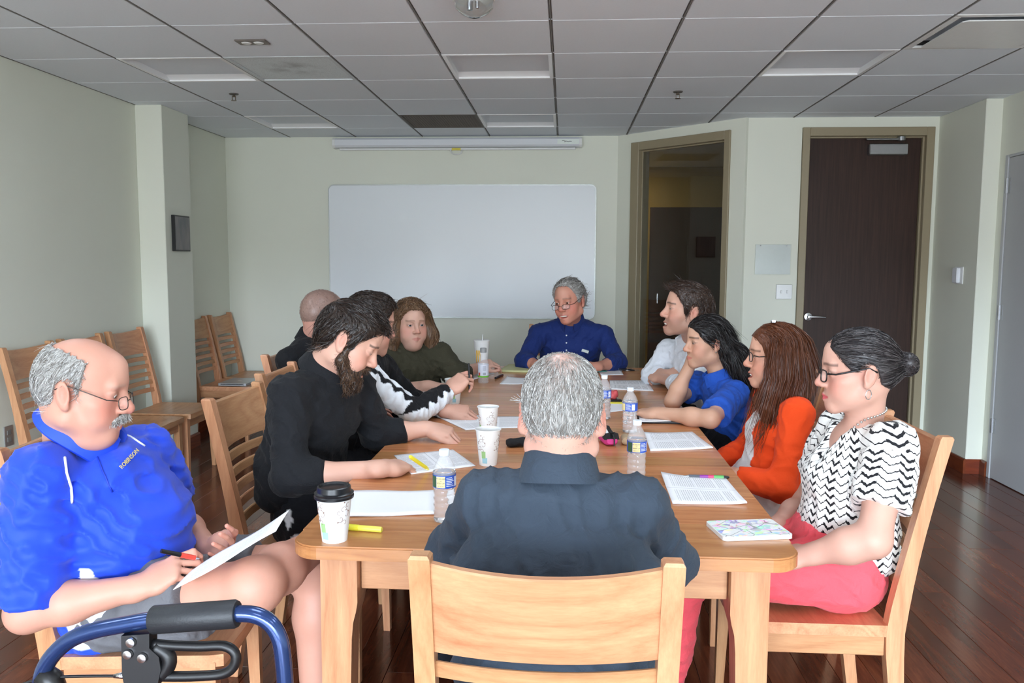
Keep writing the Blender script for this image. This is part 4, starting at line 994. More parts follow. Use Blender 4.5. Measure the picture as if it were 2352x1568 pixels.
            V5, Fc5 = polygonise(F5, .006); V5[:, 2] = np.maximum(V5[:, 2], .001); np_mesh('shoe', V5, Fc5, trousers.get('shoe', m_shoe), P)
    return P, tips, (R, c, sc)
m_shoe = plain('black_leather', srgb(20, 19, 20), .22)
def A_(*v): return np.array(v, float)
m_black_cloth = cloth('black_shirting', srgb(24, 25, 28), .8); m_black_trs = cloth('black_trousers_cloth', srgb(20, 20, 24), .85)
GREYS = [S(c) for c in ((150, 148, 144), (178, 176, 172), (120, 114, 108), (200, 198, 194))]
DARKS = [S(c) for c in ((34, 26, 22), (46, 35, 29), (58, 44, 36), (26, 20, 18))]
BLACKS = [S(c) for c in ((16, 14, 15), (26, 22, 22), (36, 30, 28))]
m_blackrim = plain('black_rim', srgb(18, 18, 20), .25); m_wire = plain('wire_rim', srgb(84, 76, 70), .3, metal=.8)

# ---- 1 man from behind in the foreground (dark jacket, grey hair)
c = PX(1291, 950, 1.72); R = facing(c, -88, -16)
def crown(L, col):
    d = np.sqrt((L[:, 0]/.05)**2+((L[:, 1]+.03)/.075)**2+((L[:, 2]-.11)/.05)**2); return col
arms = [dict(S=A_(-.165, 1.70, .975), E=A_(-.265, 1.84, .80), W=A_(-.12, 2.05, .805), side=1, hand=((.9, .35, -.05), (0, 0, 1), RELAX)), dict(S=A_(.155, 1.70, .97), E=A_(.25, 1.84, .80), W=A_(.10, 2.06, .805), side=-1, hand=((-.9, .35, -.05), (0, 0, 1), RELAX))]
torso = [(A_(-.02, 1.56, .50), (.19, .13)), (A_(-.015, 1.575, .68), (.205, .135)), (A_(-.01, 1.625, .86), (.215, .13)), (A_(-.008, 1.675, .965), (.165, .09))]
m_jacket = cloth('dark_slate_jacket', srgb(52, 62, 74), .75, wv=.2)
legs = [(A_(-.12, 1.62, .53), A_(-.16, 2.08, .53), A_(-.17, 2.05, .06)), (A_(.09, 1.62, .53), A_(.15, 2.06, .53), A_(.21, 2.02, .06))]
pn, tips, hd = person('person', 'grey-haired man in a dark jacket sitting with his back to the viewer', (0, 1.6, 0), dict(R=R, c=c, sc=1.06, skin=(206, 159, 141), flushw=.4, neckr=.052, ear=.6), arms, torso, dict(mat=m_jacket, sleeve=1.85, fold=.004, lam=.09, name='jacket', dirs=[(1, .2, .3), (.8, 0, .5), (1, 0, -.4)], sh=.058), dict(mat=cloth('slate_trousers_cloth', srgb(36, 40, 50), .85)), A_(-.008, 1.695, 1.04), legs, seed=3, sres=.0068)
def thin_crown(P):
    d = np.sqrt((P[:, 0]/.045)**2+((P[:, 1]+.012)/.06)**2); return np.where(d < 1, -.004*(1-d), 0)
def crown_tint(L, col):
    m = np.clip(1.25-np.sqrt((L[:, 0]/.042)**2+((L[:, 1]+.055)/.05)**2), 0, 1)*(L[:, 2] > .03)*.8; return col*(1-m[:, None])+S((206, 160, 144))*m[:, None]
hair_cap(None, *hd, pn, MALE, .0042, GREYS+[S((128, 120, 112))], ns=9500, slen=.024, srad=.0005, dirfn=swirl, seed=4, jitter=.22, tint=crown_tint, sparse=lambda L: (np.sqrt((L[:, 0]/.04)**2+((L[:, 1]+.055)/.048)**2)*(L[:, 2] > .03)+(L[:, 2] <= .03)*9 > .9*np.random.RandomState(3).rand(len(L))))
Rn = frame(A_(0, .97, -.25), (0, 0, 1))
ring_collar(pn, A_(-.008, 1.695, 1.045), Rn, .064, .066, STAND_COLLAR, m_jacket, 20, 340)

# ---- 2 man in the bright blue polo on the left
c = PX(188, 890, 2.05); R = facing(c, 19, -11)
t = NT('royal_blue_polo_cloth'); a = t.n('Attribute', attribute_name='Col'); v = t.coords(); n1 = t.noise(v, 900, 2); n3 = t.noise(v, 14, 3, .5, 1.0)
t.set(col=a.outputs['Color'], rough=.6, spec=.3, sheen=.2); t.bump(t.math('ADD', t.math('MULTIPLY', n1, .05), t.math('MULTIPLY', n3, .3)), .5, .012); m_polo = t.m
BLUE = S((26, 68, 206)); WHT = S((232, 236, 240))
arms = [dict(S=A_(-1.325, 1.945, .94), E=PX(62, 1405, 1.88), W=PX(330, 1345, 1.93), side=-1, hs=1.08, g=1.1, sleeve=.93, flare=1.28, hand=(PX(428, 1288, 1.96)-PX(330, 1345, 1.93), (-.25, -.55, .8), [(.35, 1.1, .6), (.8, 1.0, .5), (.9, 1.05, .5), (.95, 1.0, .5)], (.35, .5, .4))),
        dict(S=A_(-1.215, 2.29, .93), E=PX(405, 1195, 2.40), W=PX(484, 1262, 2.19), side=1, hs=1.05, sleeve=.72, flare=1.15, hand=(PX(560, 1262, 2.10)-PX(484, 1262, 2.19), (.1, .75, -.6), [(.5, .5, .3), (.55, .55, .3), (.6, .6, .3), (.65, .6, .3)], (.35, .25, .2)))]
torso = [(A_(-1.25, 2.15, .49), (.20, .165)), (A_(-1.20, 2.13, .63), (.205, .18)), (A_(-1.20, 2.125, .75), (.20, .175)), (A_(-1.255, 2.12, .88), (.19, .13)), (A_(-1.30, 2.11, .92), (.15, .075))]
hipR, hipL = A_(-1.20, 2.06, .54), A_(-1.18, 2.26, .54); kR, kL = PX(585, 1345, 1.96), A_(-.735, 2.33, .575); legs = [(hipR, kR, A_(-.70, 2.36, .655)), (hipL, kL, A_(-.725, 2.28, .07))]
def polo_paint(V):
    c_ = np.tile(BLUE, (len(V), 1)); w = nrm(arms[0]['S']-arms[1]['S']); f = nrm(np.cross((0, 0, 1), w)); f = f if f[0] > 0 else -f
    side = (V-torso[2][0])@w; fr = (V-torso[2][0])@f; z = V[:, 2]
    dz = z-(.70+.30*(fr-.02)); a = arms[0]; ba = a['E']-a['S']; tt = np.clip((V-a['S'])@ba/(ba@ba), 0, 1); da = np.linalg.norm(V-a['S']-tt[:, None]*ba, axis=1)
    m = (side > .10)*(np.abs(fr-.04) < .03+.22*(.70-z))*(z < .70)*(z > .47)*(da > .115); c_[m] = WHT; return c_
pl, tips, hd = person('person', 'man with grey moustache and glasses in a bright blue polo shirt writing on his lap', (-1.2, 2.15, 0), dict(R=R, c=c, sc=1.10, skin=(202, 150, 130), flushw=.55, fat=.3, down=0, nose=1.12, brow=(170, 150, 136), browm=.35, lips=(190, 110, 100), neckr=.058, gaze=(0, -.5)), arms, torso, dict(mat=m_polo, sleeve=.9, fold=.0062, lam=.085, loose=1.06, name='polo_shirt', paint=polo_paint, dirs=[(.5, .2, .9), (.8, 0, .6), (.3, .3, .9)]), dict(mat=cloth('grey_shorts_cloth', srgb(104, 104, 108), .85), frac=.62, name='shorts', g=1.02, toe=(1, .1, 0)), A_(-1.325, 2.095, .985), legs, seed=11, skinlegs=True, girth=1.06, sres=.0065, hres=.0031, bres=.0043)
left_tips = tips; left_hd = hd
def bald_hole(P): return np.sqrt((P[:, 0]/.074)**2+((P[:, 1]-.035)/.115)**2+((P[:, 2]-.105)/.088)**2)*.06-.06
hair_cap(None, *hd, pl, [(.12, .105), (.035, .10), (.022, .06), (.016, -.005), (.012, -.015), (.006, .022), (-.012, .032), (-.034, .02), (-.042, -.045), (-.06, -.07), (-.12, -.075)], .0055, GREYS, ns=4600, slen=.028, srad=.0006, dirl=(0, -.5, -.85), seed=5, hole=bald_hole, jitter=.3)
Fm = Fld(); Fm.rc((-.004, .106, -.052), (-.03, .089, -.064), .0075, .0055, k=.004); Fm.rc((.004, .106, -.052), (.03, .089, -.064), .0075, .0055, k=.004)
def facial(Fl, hd, parent, cols, name, n, L, r, dirl, seed, h=.003):
    Fw = Fl.xf(hd[0], hd[1], hd[2]); V, Fc = polygonise(Fw, h); np_mesh(name, V, Fc, m_hair, parent, col=np.asarray(cols)[np.random.RandomState(seed).randint(0, len(cols), len(V))]); strands(parent, (V.astype(f32), normals(V, Fc)), lambda P, u: np.tile(np.asarray(hd[0])@np.asarray(dirl, float), (len(P), 1)), n, L, r, np.asarray(cols), seed, segs=4, name=name+'_strands', jitter=.5)
facial(Fm, hd, pl, GREYS, 'moustache', 900, .014, .0006, (0, .3, -.9), 6)
glasses(*hd, pl, m_wire, w=.0225, hgt=.0145, rim=.0011, tw=.0013, drop=.012, y=.110)
Rn = frame(A_(.80, .12, -.55), (0, 0, 1))
ring_collar(pl, A_(-1.312, 2.093, 1.018), Rn, .078, .080, [(a*1.25, b*1.35) for a, b in FOLD_COLLAR], plain('polo_collar_blue', srgb(30, 72, 205), .65), 14, 346, tip=.03, ends=.02)
def on_surface(V0, d, parent_mesh):   # first hit of a ray with a mesh object's triangles
    from mathutils.bvhtree import BVHTree
    me = parent_mesh.data; b = BVHTree.FromPolygons([v.co for v in me.vertices], [tuple(p.vertices) for p in me.polygons]); h = b.ray_cast(Vector(V0), Vector(d)); return h
def kid(parent, nm): return [k for k in kids(parent) if k.name.split('.')[0] == nm][0]
def decal_line(pts_px, parent, mesh, mat, r, name):
    from mathutils.bvhtree import BVHTree
    me = mesh.data; b = BVHTree.FromPolygons([v.co for v in me.vertices], [tuple(p.vertices) for p in me.polygons]); out = []
    for k in range(len(pts_px)-1):
        for u in np.linspace(0, 1, 6)[:-1 if k < len(pts_px)-2 else None]:
            x, y = np.array(pts_px[k])*(1-u)+np.array(pts_px[k+1])*u; h = b.ray_cast(Vector(EYE), Vector(ray(x, y)).normalized())
            if h[0] is not None: out.append(tuple(h[0]+h[1]*r*.3))
    if len(out) > 2:
        o = MB().tube(out, r, 6).build(name, mat, parent, smooth=True); o.matrix_parent_inverse = Matrix.Translation(-Vector(parent.location)); return o
m_pipe = plain('white_piping', srgb(232, 236, 240), .6); sm_ = kid(pl, 'polo_shirt')
decal_line([(95, 955), (60, 985), (20, 1025), (2, 1045)], pl, sm_, m_pipe, .0035, 'piping'); decal_line([(148, 1050), (152, 1085), (163, 1120), (166, 1155)], pl, sm_, m_pipe, .0035, 'piping'); decal_line([(275, 993), (300, 1003), (332, 1024)], pl, sm_, m_pipe, .003, 'piping')
m_btn = plain('blue_button', srgb(20, 60, 170), .3); decal_line([(222, 1045), (235, 1080), (258, 1130)], pl, sm_, plain('placket_blue', srgb(18, 52, 170), .6), .0025, 'placket_edge')
h = on_surface(EYE, Vector(ray(293, 1057)).normalized(), sm_); h1 = on_surface(EYE, Vector(ray(277, 1074)).normalized(), sm_); h2 = on_surface(EYE, Vector(ray(311, 1038)).normalized(), sm_)
if h[0] is not None and h1[0] is not None and h2[0] is not None:
    hx = (h2[0]-h1[0]); wl_t = hx.length; hx.normalize(); nn = (h[1]+h1[1]+h2[1]).normalized(); nn = (nn-hx*nn.dot(hx)).normalized(); hy = nn.cross(hx); M = Matrix((hx, hy, nn)).transposed().to_4x4(); M.translation = (h1[0]+h2[0])/2+nn*.007
    tx = text_obj('chest_lettering', 'ROBINSON', .0165, plain('gold_thread', srgb(206, 186, 112), .5), M, None, .0006); tx.parent = pl; tx.matrix_parent_inverse = Matrix.Translation(-Vector(pl.location))
    sw_ = max(v.co.x for v in tx.data.vertices)-min(v.co.x for v in tx.data.vertices); tx.data.transform(Matrix.Diagonal((min(1.3, wl_t*1.15/sw_), 1, 1, 1)))

# ---- 3 bearded man in black
c = PX(800, 778, 2.85); R = facing(c, 4, -31)
arms = [dict(S=A_(-.945, 2.735, 1.02), E=A_(-.915, 2.645, .755), W=PZ(876, 1076, .80), side=-1, hs=1.14, g=1.1, sleeve=1.42, hand=(PZ(962, 1060, .79)-PZ(876, 1076, .80), (-.1, -.35, .9), [(.3, .75, .4), (.38, .7, .35), (.45, .65, .35), (.5, .6, .3)], (.45, .45, .4))),
        dict(S=A_(-.79, 3.06, 1.0), E=A_(-.73, 3.13, .80), W=PZ(985, 984, .815), side=1, hs=1.08, g=1.1, sleeve=1.52, hand=((.85, -.12, -.12), (-.05, -.2, .95), [(.6, .9, .5), (.7, .9, .5), (.75, .9, .5), (.8, .9, .5)], (.4, .4, .4)))]
torso = [(A_(-.99, 2.93, .64), (.185, .13)), (A_(-.97, 2.91, .74), (.19, .135)), (A_(-.905, 2.895, .92), (.20, .135)), (A_(-.86, 2.885, 1.03), (.16, .095))]
legs = [(A_(-.93, 2.84, .54), A_(-.48, 2.80, .55), A_(-.42, 2.8, .06)), (A_(-.93, 3.03, .54), A_(-.48, 3.05, .55), A_(-.44, 3.05, .06))]
def trs_paint(V):
    c_ = np.tile(S((22, 23, 28)), (len(V), 1)); 
    for (x_, y_, ax_, az_) in ((673, 1182, .014, .034), (700, 1228, .030, .022)):
        q = PX(x_, y_, 2.80); m = ((((V[:, 0]-q[0])/ax_)**2+((V[:, 2]-q[2])/az_)**2) < 1)*(V[:, 1] < 2.88); c_[m] = WHT
    return c_
pb, tips, hd = person('person', 'dark-haired man with a full beard in a black shirt highlighting a page', (-.95, 2.93, 0), dict(R=R, c=c, sc=1.09, skin=(210, 165, 145), flushw=.35, smile=.7, open=.5, down=1, brow=(40, 30, 26), nose=1.05, neckr=.058), arms, torso, dict(mat=m_black_cloth, sleeve=1.5, fold=.0045, lam=.085, loose=1.06, dirs=[(.4, .3, .8), (.8, .2, .2), (.1, .6, .7)]), dict(mat=cloth('black_sport_trousers', None, .8, attr=True), paint=trs_paint, toe=(1, 0, 0)), A_(-.865, 2.885, 1.075), legs, seed=21, sres=.0068, hres=.0032, bres=.0043)
beard_tips = tips
hair_cap(None, *hd, pb, [(.12, .078), (.085, .074), (.066, .056), (.05, .036), (.036, .02), (.030, -.03), (.014, -.03), (.006, .022), (-.012, .032), (-.034, .02), (-.042, -.045), (-.06, -.07), (-.12, -.085)], .012, DARKS, ns=4200, slen=.045, srad=.0007, dirfn=combed, seed=7, front=.012, namp=.003, jitter=.14)
Fb = Fld()
for s in (-1, 1):
    Fb.rc((s*.066, .014, -.02), (s*.060, .012, -.06), .009, .018, k=.01); Fb.rc((s*.058, .016, -.064), (s*.034, .066, -.104), .021, .024, k=.015); Fb.rc((s*.052, .04, -.052), (s*.036, .07, -.078), .012, .014, k=.012); Fb.rc((s*.034, .066, -.104), (0, .088, -.118), .02, .024, k=.015); Fb.rc((s*.006, .1045, -.053), (s*.032, .085, -.068), .0075, .008, k=.006); Fb.rc((s*.032, .085, -.068), (s*.034, .07, -.1), .009, .016, k=.012)
Fb.rc((0, .084, -.108), (0, .078, -.145), .024, .016, k=.015); Fb.el((0, .096, -.094), (.016, .008, .006), k=.006)
Fb.el((0, .108, -.0745), (.026, .02, .0085), k=.004, op=1)
facial(Fb, hd, pb, [S((52, 38, 30)), S((74, 54, 40)), S((36, 27, 23)), S((96, 72, 54))], 'beard', 4200, .018, .0006, (0, .35, -.9), 8)
Rn = frame(A_(.75, -.2, -.55), (0, 0, 1))
ring_collar(pb, A_(-.868, 2.883, 1.075), Rn, .070, .073, [(a, b*1.2) for a, b in FOLD_COLLAR], m_black_cloth, 12, 348, tip=.015, ends=.012)
ring_collar(pb, A_(-.868, 2.883, 1.075), Rn, .067, .070, [(0, -.01), (0, .012), (.003, .012), (.003, -.01)], m_pipe, -9, 9, n=8, name='clerical_tab')

# ---- 4 man in the black and white jacket
c = PX(846, 742, 3.55); R = facing(c, -22, -12)
arms = [dict(S=A_(-.84, 3.42, .98), E=PZ(955, 948, .815), W=PX(1032, 897, 3.72), side=-1, hs=1.1, sleeve=1.92, hand=(PX(1082, 852, 3.78)-PX(1032, 897, 3.72), (-.3, -.7, .6), [(.7, .9, .4), (.8, 1.0, .5), (.9, 1.0, .5), (1.0, 1.0, .5)], (.3, .4, .4))),
        dict(S=A_(-.86, 3.78, .98), E=A_(-.72, 3.86, .80), W=PZ(1030, 945, .80), side=1, hs=1.05, sleeve=1.9, hand=((.9, -.05, .05), (-.1, -.4, .85), GRIP, (.4, .4, .4)))]
torso = [(A_(-1.02, 3.60, .56), (.18, .13)), (A_(-.98, 3.60, .74), (.185, .13)), (A_(-.91, 3.60, .93), (.19, .125)), (A_(-.88, 3.60, 1.03), (.15, .09))]
legs = [(A_(-.98, 3.50, .54), A_(-.52, 3.48, .55), A_(-.47, 3.48, .06)), (A_(-.98, 3.70, .54), A_(-.52, 3.72, .55), A_(-.5, 3.7, .06))]
def jk_paint(V):
    a = arms[0]; c_ = np.tile(S((22, 22, 25)), (len(V), 1))
    for (p, q) in ((a['S'], a['E']), (a['E'], a['W'])):
        ba = q-p; tt = np.clip((V-p)@ba/(ba@ba), 0, 1); d = V-p-tt[:, None]*ba; near = np.linalg.norm(d, axis=1) < .085; upv = nrm(np.array([0, .2, 1])-nrm(ba)*(np.array([0, .2, 1])@nrm(ba)))
        hgt = d@upv; wav = .010*np.sin(tt*26+(0 if p is a['S'] else 2)); m = near*(hgt < .018+wav); c_[m] = WHT; m = near*(hgt > .018+wav); c_[m] = S((22, 22, 25)); m = near*(hgt > .040+wav*.5); c_[m] = WHT if p is a['S'] else S((22, 22, 25))
    return c_
ps, tips, hd = person('person', 'dark-haired man in a black and white striped sports jacket behind the bearded man', (-.97, 3.6, 0), dict(R=R, c=c, sc=1.1, skin=(206, 159, 139), neckr=.057), arms, torso, dict(mat=cloth('sports_jacket_cloth', None, .7, attr=True), sleeve=1.9, fold=.0045, lam=.07, loose=1.0, name='jacket', paint=jk_paint), dict(mat=m_black_trs, toe=(1, 0, 0)), A_(-.885, 3.6, 1.07), legs, seed=31, hres=.004, sres=.0058, bres=.0042)
stripe_tips = tips
hair_cap(None, *hd, ps, MALE, .011, DARKS, ns=2200, slen=.035, srad=.0008, dirfn=combed, seed=9, front=.012, namp=.003, jitter=.25)
ring_collar(ps, A_(-.885, 3.6, 1.065), frame(A_(.95, 0, -.3), (0, 0, 1)), .066, .068, STAND_COLLAR, m_black_cloth, 20, 340)

# ---- 5 bald man in black
c = PX(740, 723, 4.25); R = facing(c, -24, -6)
arms = [dict(S=A_(-1.41, 4.09, .97), E=A_(-1.33, 4.02, .72), W=A_(-1.05, 4.10, .70), side=-1, sleeve=1.9, hand=((.9, .1, .1), (0, -.3, .9), RELAX)), dict(S=A_(-1.33, 4.47, .97), E=A_(-1.25, 4.55, .74), W=A_(-.98, 4.45, .70), side=1, sleeve=1.9, hand=((.9, -.1, .1), (0, 0, 1), RELAX))]
torso = [(A_(-1.28, 4.28, .56), (.19, .14)), (A_(-1.30, 4.28, .74), (.2, .14)), (A_(-1.34, 4.28, .93), (.205, .125)), (A_(-1.34, 4.28, 1.03), (.15, .09))]
legs = [(A_(-1.22, 4.18, .54), A_(-.76, 4.15, .55), A_(-.72, 4.15, .06)), (A_(-1.22, 4.38, .54), A_(-.76, 4.40, .55), A_(-.72, 4.4, .06))]
p5, tips, hd = person('person', 'bald man in black with thin dark glasses, half hidden behind the bearded man', (-1.25, 4.28, 0), dict(R=R, c=c, sc=1.12, skin=(199, 148, 132), neckr=.058), arms, torso, dict(mat=m_black_cloth, sleeve=1.9, fold=.003), dict(mat=m_black_trs, toe=(1, 0, 0)), A_(-1.335, 4.28, 1.075), legs, seed=41, hres=.0045, sres=.0095)
hair_cap(None, *hd, p5, MALE, .0022, [S((156, 124, 112)), S((132, 108, 98))], ns=900, slen=.006, srad=.0006, dirfn=swirl, seed=10, namp=.0005)
glasses(*hd, p5, m_blackrim, w=.022, hgt=.015)
ring_collar(p5, A_(-1.335, 4.28, 1.07), frame(A_(.95, 0, -.3), (0, 0, 1)), .070, .072, STAND_COLLAR, m_black_cloth, 15, 345)

# ---- 6 woman in olive
c = PX(944, 742, 4.72); R = facing(c, 72, -3)
arms = [dict(S=PX(888, 832, 4.66), E=PX(892, 905, 4.55), W=PZ(985, 886, .80), side=-1, g=1.25, sleeve=1.35, hand=((.9, .1, 0), (0, 0, 1), RELAX)), dict(S=PX(1010, 815, 4.80), E=PX(1048, 862, 4.78), W=PZ(1100, 843, .82), side=1, g=1.1, sleeve=1.4, hand=(A_(.75, .1, .25), (.1, -.5, .8), GRIP))]
torso = [(A_(-.97, 4.78, .54), (.23, .17)), (A_(-.95, 4.77, .70), (.245, .19)), (A_(-.94, 4.76, .86), (.225, .165)), (A_(-.93, 4.77, .97), (.15, .10))]
legs = [(A_(-.98, 4.68, .54), A_(-.60, 4.55, .55), A_(-.55, 4.52, .06)), (A_(-.90, 4.87, .54), A_(-.52, 4.78, .55), A_(-.48, 4.75, .06))]
m_olive = cloth('olive_blouse_cloth', srgb(62, 60, 46), .8)
p6, tips, hd = person('person', 'woman with wavy brown hair in an olive blouse facing the viewer', (-.95, 4.77, 0), dict(R=R, c=c, sc=1.09, skin=(212, 169, 150), fem=.6, fat=.9, flushw=.45, lips=(190, 116, 106), brow=(120, 92, 72), browm=.5, iris=(90, 110, 120)), arms, torso, dict(mat=m_olive, sleeve=1.4, fold=.004, loose=1.08, name='blouse'), dict(mat=m_black_trs, toe=(.9, -.3, 0)), A_(-.935, 4.775, .995), legs, seed=51, hres=.0042, sres=.0085, girth=1.1)
BROWN = [S(x) for x in ((92, 66, 46), (120, 90, 64), (70, 50, 36), (142, 110, 82))]
def curls(F):
    for s in (-1, 1):
        F.rc((s*.080, -.012, .04), (s*.106, -.004, -.07), .036, .046, k=.03); F.rc((s*.106, -.004, -.07), (s*.112, .010, -.13), .046, .036, k=.03)
    F.rc((0, -.08, .0), (0, -.085, -.11), .06, .055, k=.04)
hair_cap(None, *hd, p6, [(.12, .09), (.075, .08), (.055, .05), (.035, .02), (.02, -.05), (.0, -.09), (-.12, -.12)], .020, BROWN, ns=4200, slen=.05, srad=.0010, dirl=(0, -.1, -1), seed=12, extra=curls, namp=.009, jitter=.4, h=.0045)

# ---- 7 man in navy at the far end
c = PX(1308, 690, 5.42); R = facing(c, 62, -8, -1, roll=-6)
arms = [dict(S=A_(-.175, 5.62, .985), E=A_(-.27, 5.44, .815), W=PZ(1238, 838, .81), side=-1, hs=1.1, sleeve=1.55, hand=((.85, -.25, .1), (0, -.3, .9), GRIP)), dict(S=A_(.265, 5.62, .975), E=A_(.355, 5.46, .815), W=PZ(1368, 842, .81), side=1, hs=1.1, sleeve=1.5, hand=((-.9, -.15, .1), (0, -.3, .9), GRIP))]
torso = [(A_(.02, 5.80, .56), (.2, .14)), (A_(.03, 5.77, .74), (.215, .15)), (A_(.04, 5.68, .92), (.235, .14)), (A_(.04, 5.64, 1.03), (.17, .10))]
legs = [(A_(-.08, 5.82, .54), A_(-.1, 5.40, .56), A_(-.1, 5.42, .06)), (A_(.13, 5.82, .54), A_(.15, 5.40, .56), A_(.15, 5.42, .06))]
m_navy = cloth('navy_shirting', srgb(28, 46, 104), .75)
p7, tips, hd = person('person', 'smiling grey-haired man in a navy shirt at the far end of the table', (.03, 5.8, 0), dict(R=R, c=c, sc=1.17, skin=(200, 141, 120), flushw=.7, smile=1, open=.7, brow=(110, 92, 80), browm=.5, nose=1.1), arms, torso, dict(mat=m_navy, sleeve=1.5, fold=.0035, loose=1.1, sh=.066), dict(mat=m_black_trs, toe=(0, -1, 0)), A_(.04, 5.63, 1.075), legs, seed=61, hres=.0042, sres=.0085)
hair_cap(None, *hd, p7, [(.12, .105), (.06, .088), (.05, .05), (.036, .03), (.030, -.01), (.014, -.015), (.006, .022), (-.012, .032), (-.034, .02), (-.042, -.045), (-.06, -.06), (-.12, -.07)], .012, GREYS+[S((92, 86, 80)), S((110, 104, 98))], ns=2400, slen=.045, srad=.0009, dirl=(0, -1, .05), seed=13, namp=.004, jitter=.3)
glasses(*hd, p7, m_wire, w=.0225, hgt=.0125, drop=.016, y=.114)
ring_collar(p7, A_(.04, 5.625, 1.07), frame(A_(-.1, -.9, -.35), (0, 0, 1)), .072, .074, [(a, b*1.15) for a, b in FOLD_COLLAR], m_navy, 20, 340, tip=.03, ends=.015)
for k in range(3):
    hh = on_surface(EYE, Vector(ray(1301, 770+k*17)).normalized(), kid(p7, 'shirt'))
    if hh[0] is not None: o = MB().sphere(hh[0], .006, 8, 6).build('button', m_pipe, p7); o.matrix_parent_inverse = Matrix.Translation(-Vector(p7.location))
hh = on_surface(EYE, Vector(ray(1344, 806)).normalized(), kid(p7, 'shirt'))
if hh[0] is not None: o = MB().box(hh[0], (.05, .006, .02), .002, R=Matrix.Rotation(.3, 3, 'Y')).build('pocket_slab', plain('pale_slip', srgb(190, 196, 190), .4), p7); o.matrix_parent_inverse = Matrix.Translation(-Vector(p7.location))  # small pale slab on the shirt front

# ---- 8 man in the white shirt
c = PX(1580, 712, 4.52); R = facing(c, 12, 6, -1)
arms = [dict(S=A_(.80, 4.50, .945), E=PZ(1575, 890, .815), W=PZ(1520, 868, .82), side=1, sleeve=1.55, hand=((-.5, .75, .1), (-.2, -.5, .8), GRIP)), dict(S=PX(1535, 805, 4.85), E=PZ(1497, 862, .815), W=PZ(1535, 860, .84), side=-1, sleeve=1.5, hand=((.75, -.2, .2), (.0, -.5, .8), RELAX))]
torso = [(A_(.84, 4.72, .56), (.19, .135)), (A_(.82, 4.71, .74), (.19, .135)), (A_(.76, 4.69, .90), (.195, .125)), (A_(.73, 4.68, .99), (.15, .09))]
legs = [(A_(.78, 4.62, .54), A_(.34, 4.60, .55), A_(.30, 4.6, .06)), (A_(.78, 4.82, .54), A_(.34, 4.82, .55), A_(.30, 4.8, .06))]
m_whites = cloth('white_shirting', srgb(228, 232, 238), .75)
p8, tips, hd = person('person', 'smiling dark-haired man in a white shirt with folded arms', (.82, 4.71, 0), dict(R=R, c=c, sc=1.2, skin=(210, 163, 141), flushw=.4, smile=1, open=.8, brow=(50, 36, 30), nose=1.05, stubble=((150, 120, 106), .35)), arms, torso, dict(mat=m_whites, sleeve=1.5, fold=.004, loose=1.1), dict(mat=m_black_trs, toe=(-1, 0, 0)), A_(.735, 4.68, 1.03), legs, seed=71, hres=.0042, sres=.0085)
hair_cap(None, *hd, p8, MALE, .012, [S(x) for x in ((54, 40, 34), (72, 54, 44), (44, 33, 28))], ns=2600, slen=.045, srad=.0009, dirl=(.1, .5, .5), seed=14, front=.014, namp=.004, jitter=.3, dirfn=combed)
ring_collar(p8, A_(.733, 4.68, 1.03), frame(A_(-.95, 0, -.3), (0, 0, 1)), .070, .072, [(a, b*1.15) for a, b in FOLD_COLLAR], m_whites, 18, 342, tip=.025, ends=.012)

# ---- 9 dark-haired woman in the blue polo
c = PX(1627, 784, 3.95); R = facing(c, 22, -2, -1)
arms = [dict(S=PX(1690, 905, 3.78), E=PZ(1632, 962, .81), W=PZ(1512, 948, .805), side=1, sleeve=.78, flare=1.3, hand=((-.85, .35, -.02), (0, -.1, 1), [(.2, .3, .2)]*4)), dict(S=PX(1600, 880, 4.15), E=PZ(1545, 922, .805), W=PX(1583, 842, 3.98), side=-1, sleeve=.5, flare=1.2, hand=(PX(1592, 815, 3.97)-PX(1583, 842, 3.98), (-.9, -.2, .1), FIST))]
torso = [(A_(.86, 3.98, .54), (.17, .125)), (A_(.86, 3.97, .66), (.165, .125)), (A_(.80, 3.96, .80), (.165, .12)), (A_(.755, 3.95, .89), (.13, .085))]
legs = [(A_(.80, 3.88, .54), A_(.38, 3.86, .54), A_(.34, 3.86, .06)), (A_(.80, 4.08, .54), A_(.38, 4.08, .54), A_(.34, 4.08, .06))]
m_bluep = cloth('mid_blue_polo_cloth', srgb(36, 82, 178), .75)
p9, tips, hd = person('person', 'woman with long black hair in a blue polo resting her cheek on her hand', (.85, 3.97, 0), dict(R=R, c=c, sc=1.02, skin=(200, 156, 130), fem=1, flushw=.35, smile=.4, lips=(186, 100, 92), brow=(40, 28, 24), lash=.7, iris=(60, 42, 30)), arms, torso, dict(mat=m_bluep, sleeve=.7, fold=.0035, name='polo_shirt', sh=.055), dict(mat=m_black_trs, toe=(-1, 0, 0), g=.95), A_(.755, 3.95, .93), legs, seed=81, hres=.0036, sres=.0072, girth=.9)
w2l = lambda p: (np.asarray(hd[0]).T@(np.asarray(p)-hd[1]))/hd[2]
def longback(F):
    p = [w2l(PX(x, y, Y)) for x, y, Y in ((1662, 790, 3.93), (1690, 820, 3.88), (1712, 860, 3.86), (1718, 905, 3.86))]
    F.rc(p[0], p[1], .05, .055, k=.04); F.rc(p[1], p[2], .055, .05, k=.04); F.rc(p[2], p[3], .05, .028, k=.04)
def backflow(L, u): s_ = np.clip(u*1.2+np.clip((-.02-L[:, 1])/.05, 0, 1), 0, 1)[:, None]; return (1-s_)*np.array([0, -1, -.25])+s_*np.array([0, -.35, -1])
hair_cap(None, *hd, p9, [(.12, .075), (.085, .068), (.06, .036), (.045, .012), (.02, .0), (.008, .016), (-.012, .028), (-.03, .0), (-.045, -.08), (-.12, -.1)], .011, BLACKS, ns=3800, slen=.13, srad=.0009, dirfn=backflow, seed=15, extra=longback, namp=.003, jitter=.12)
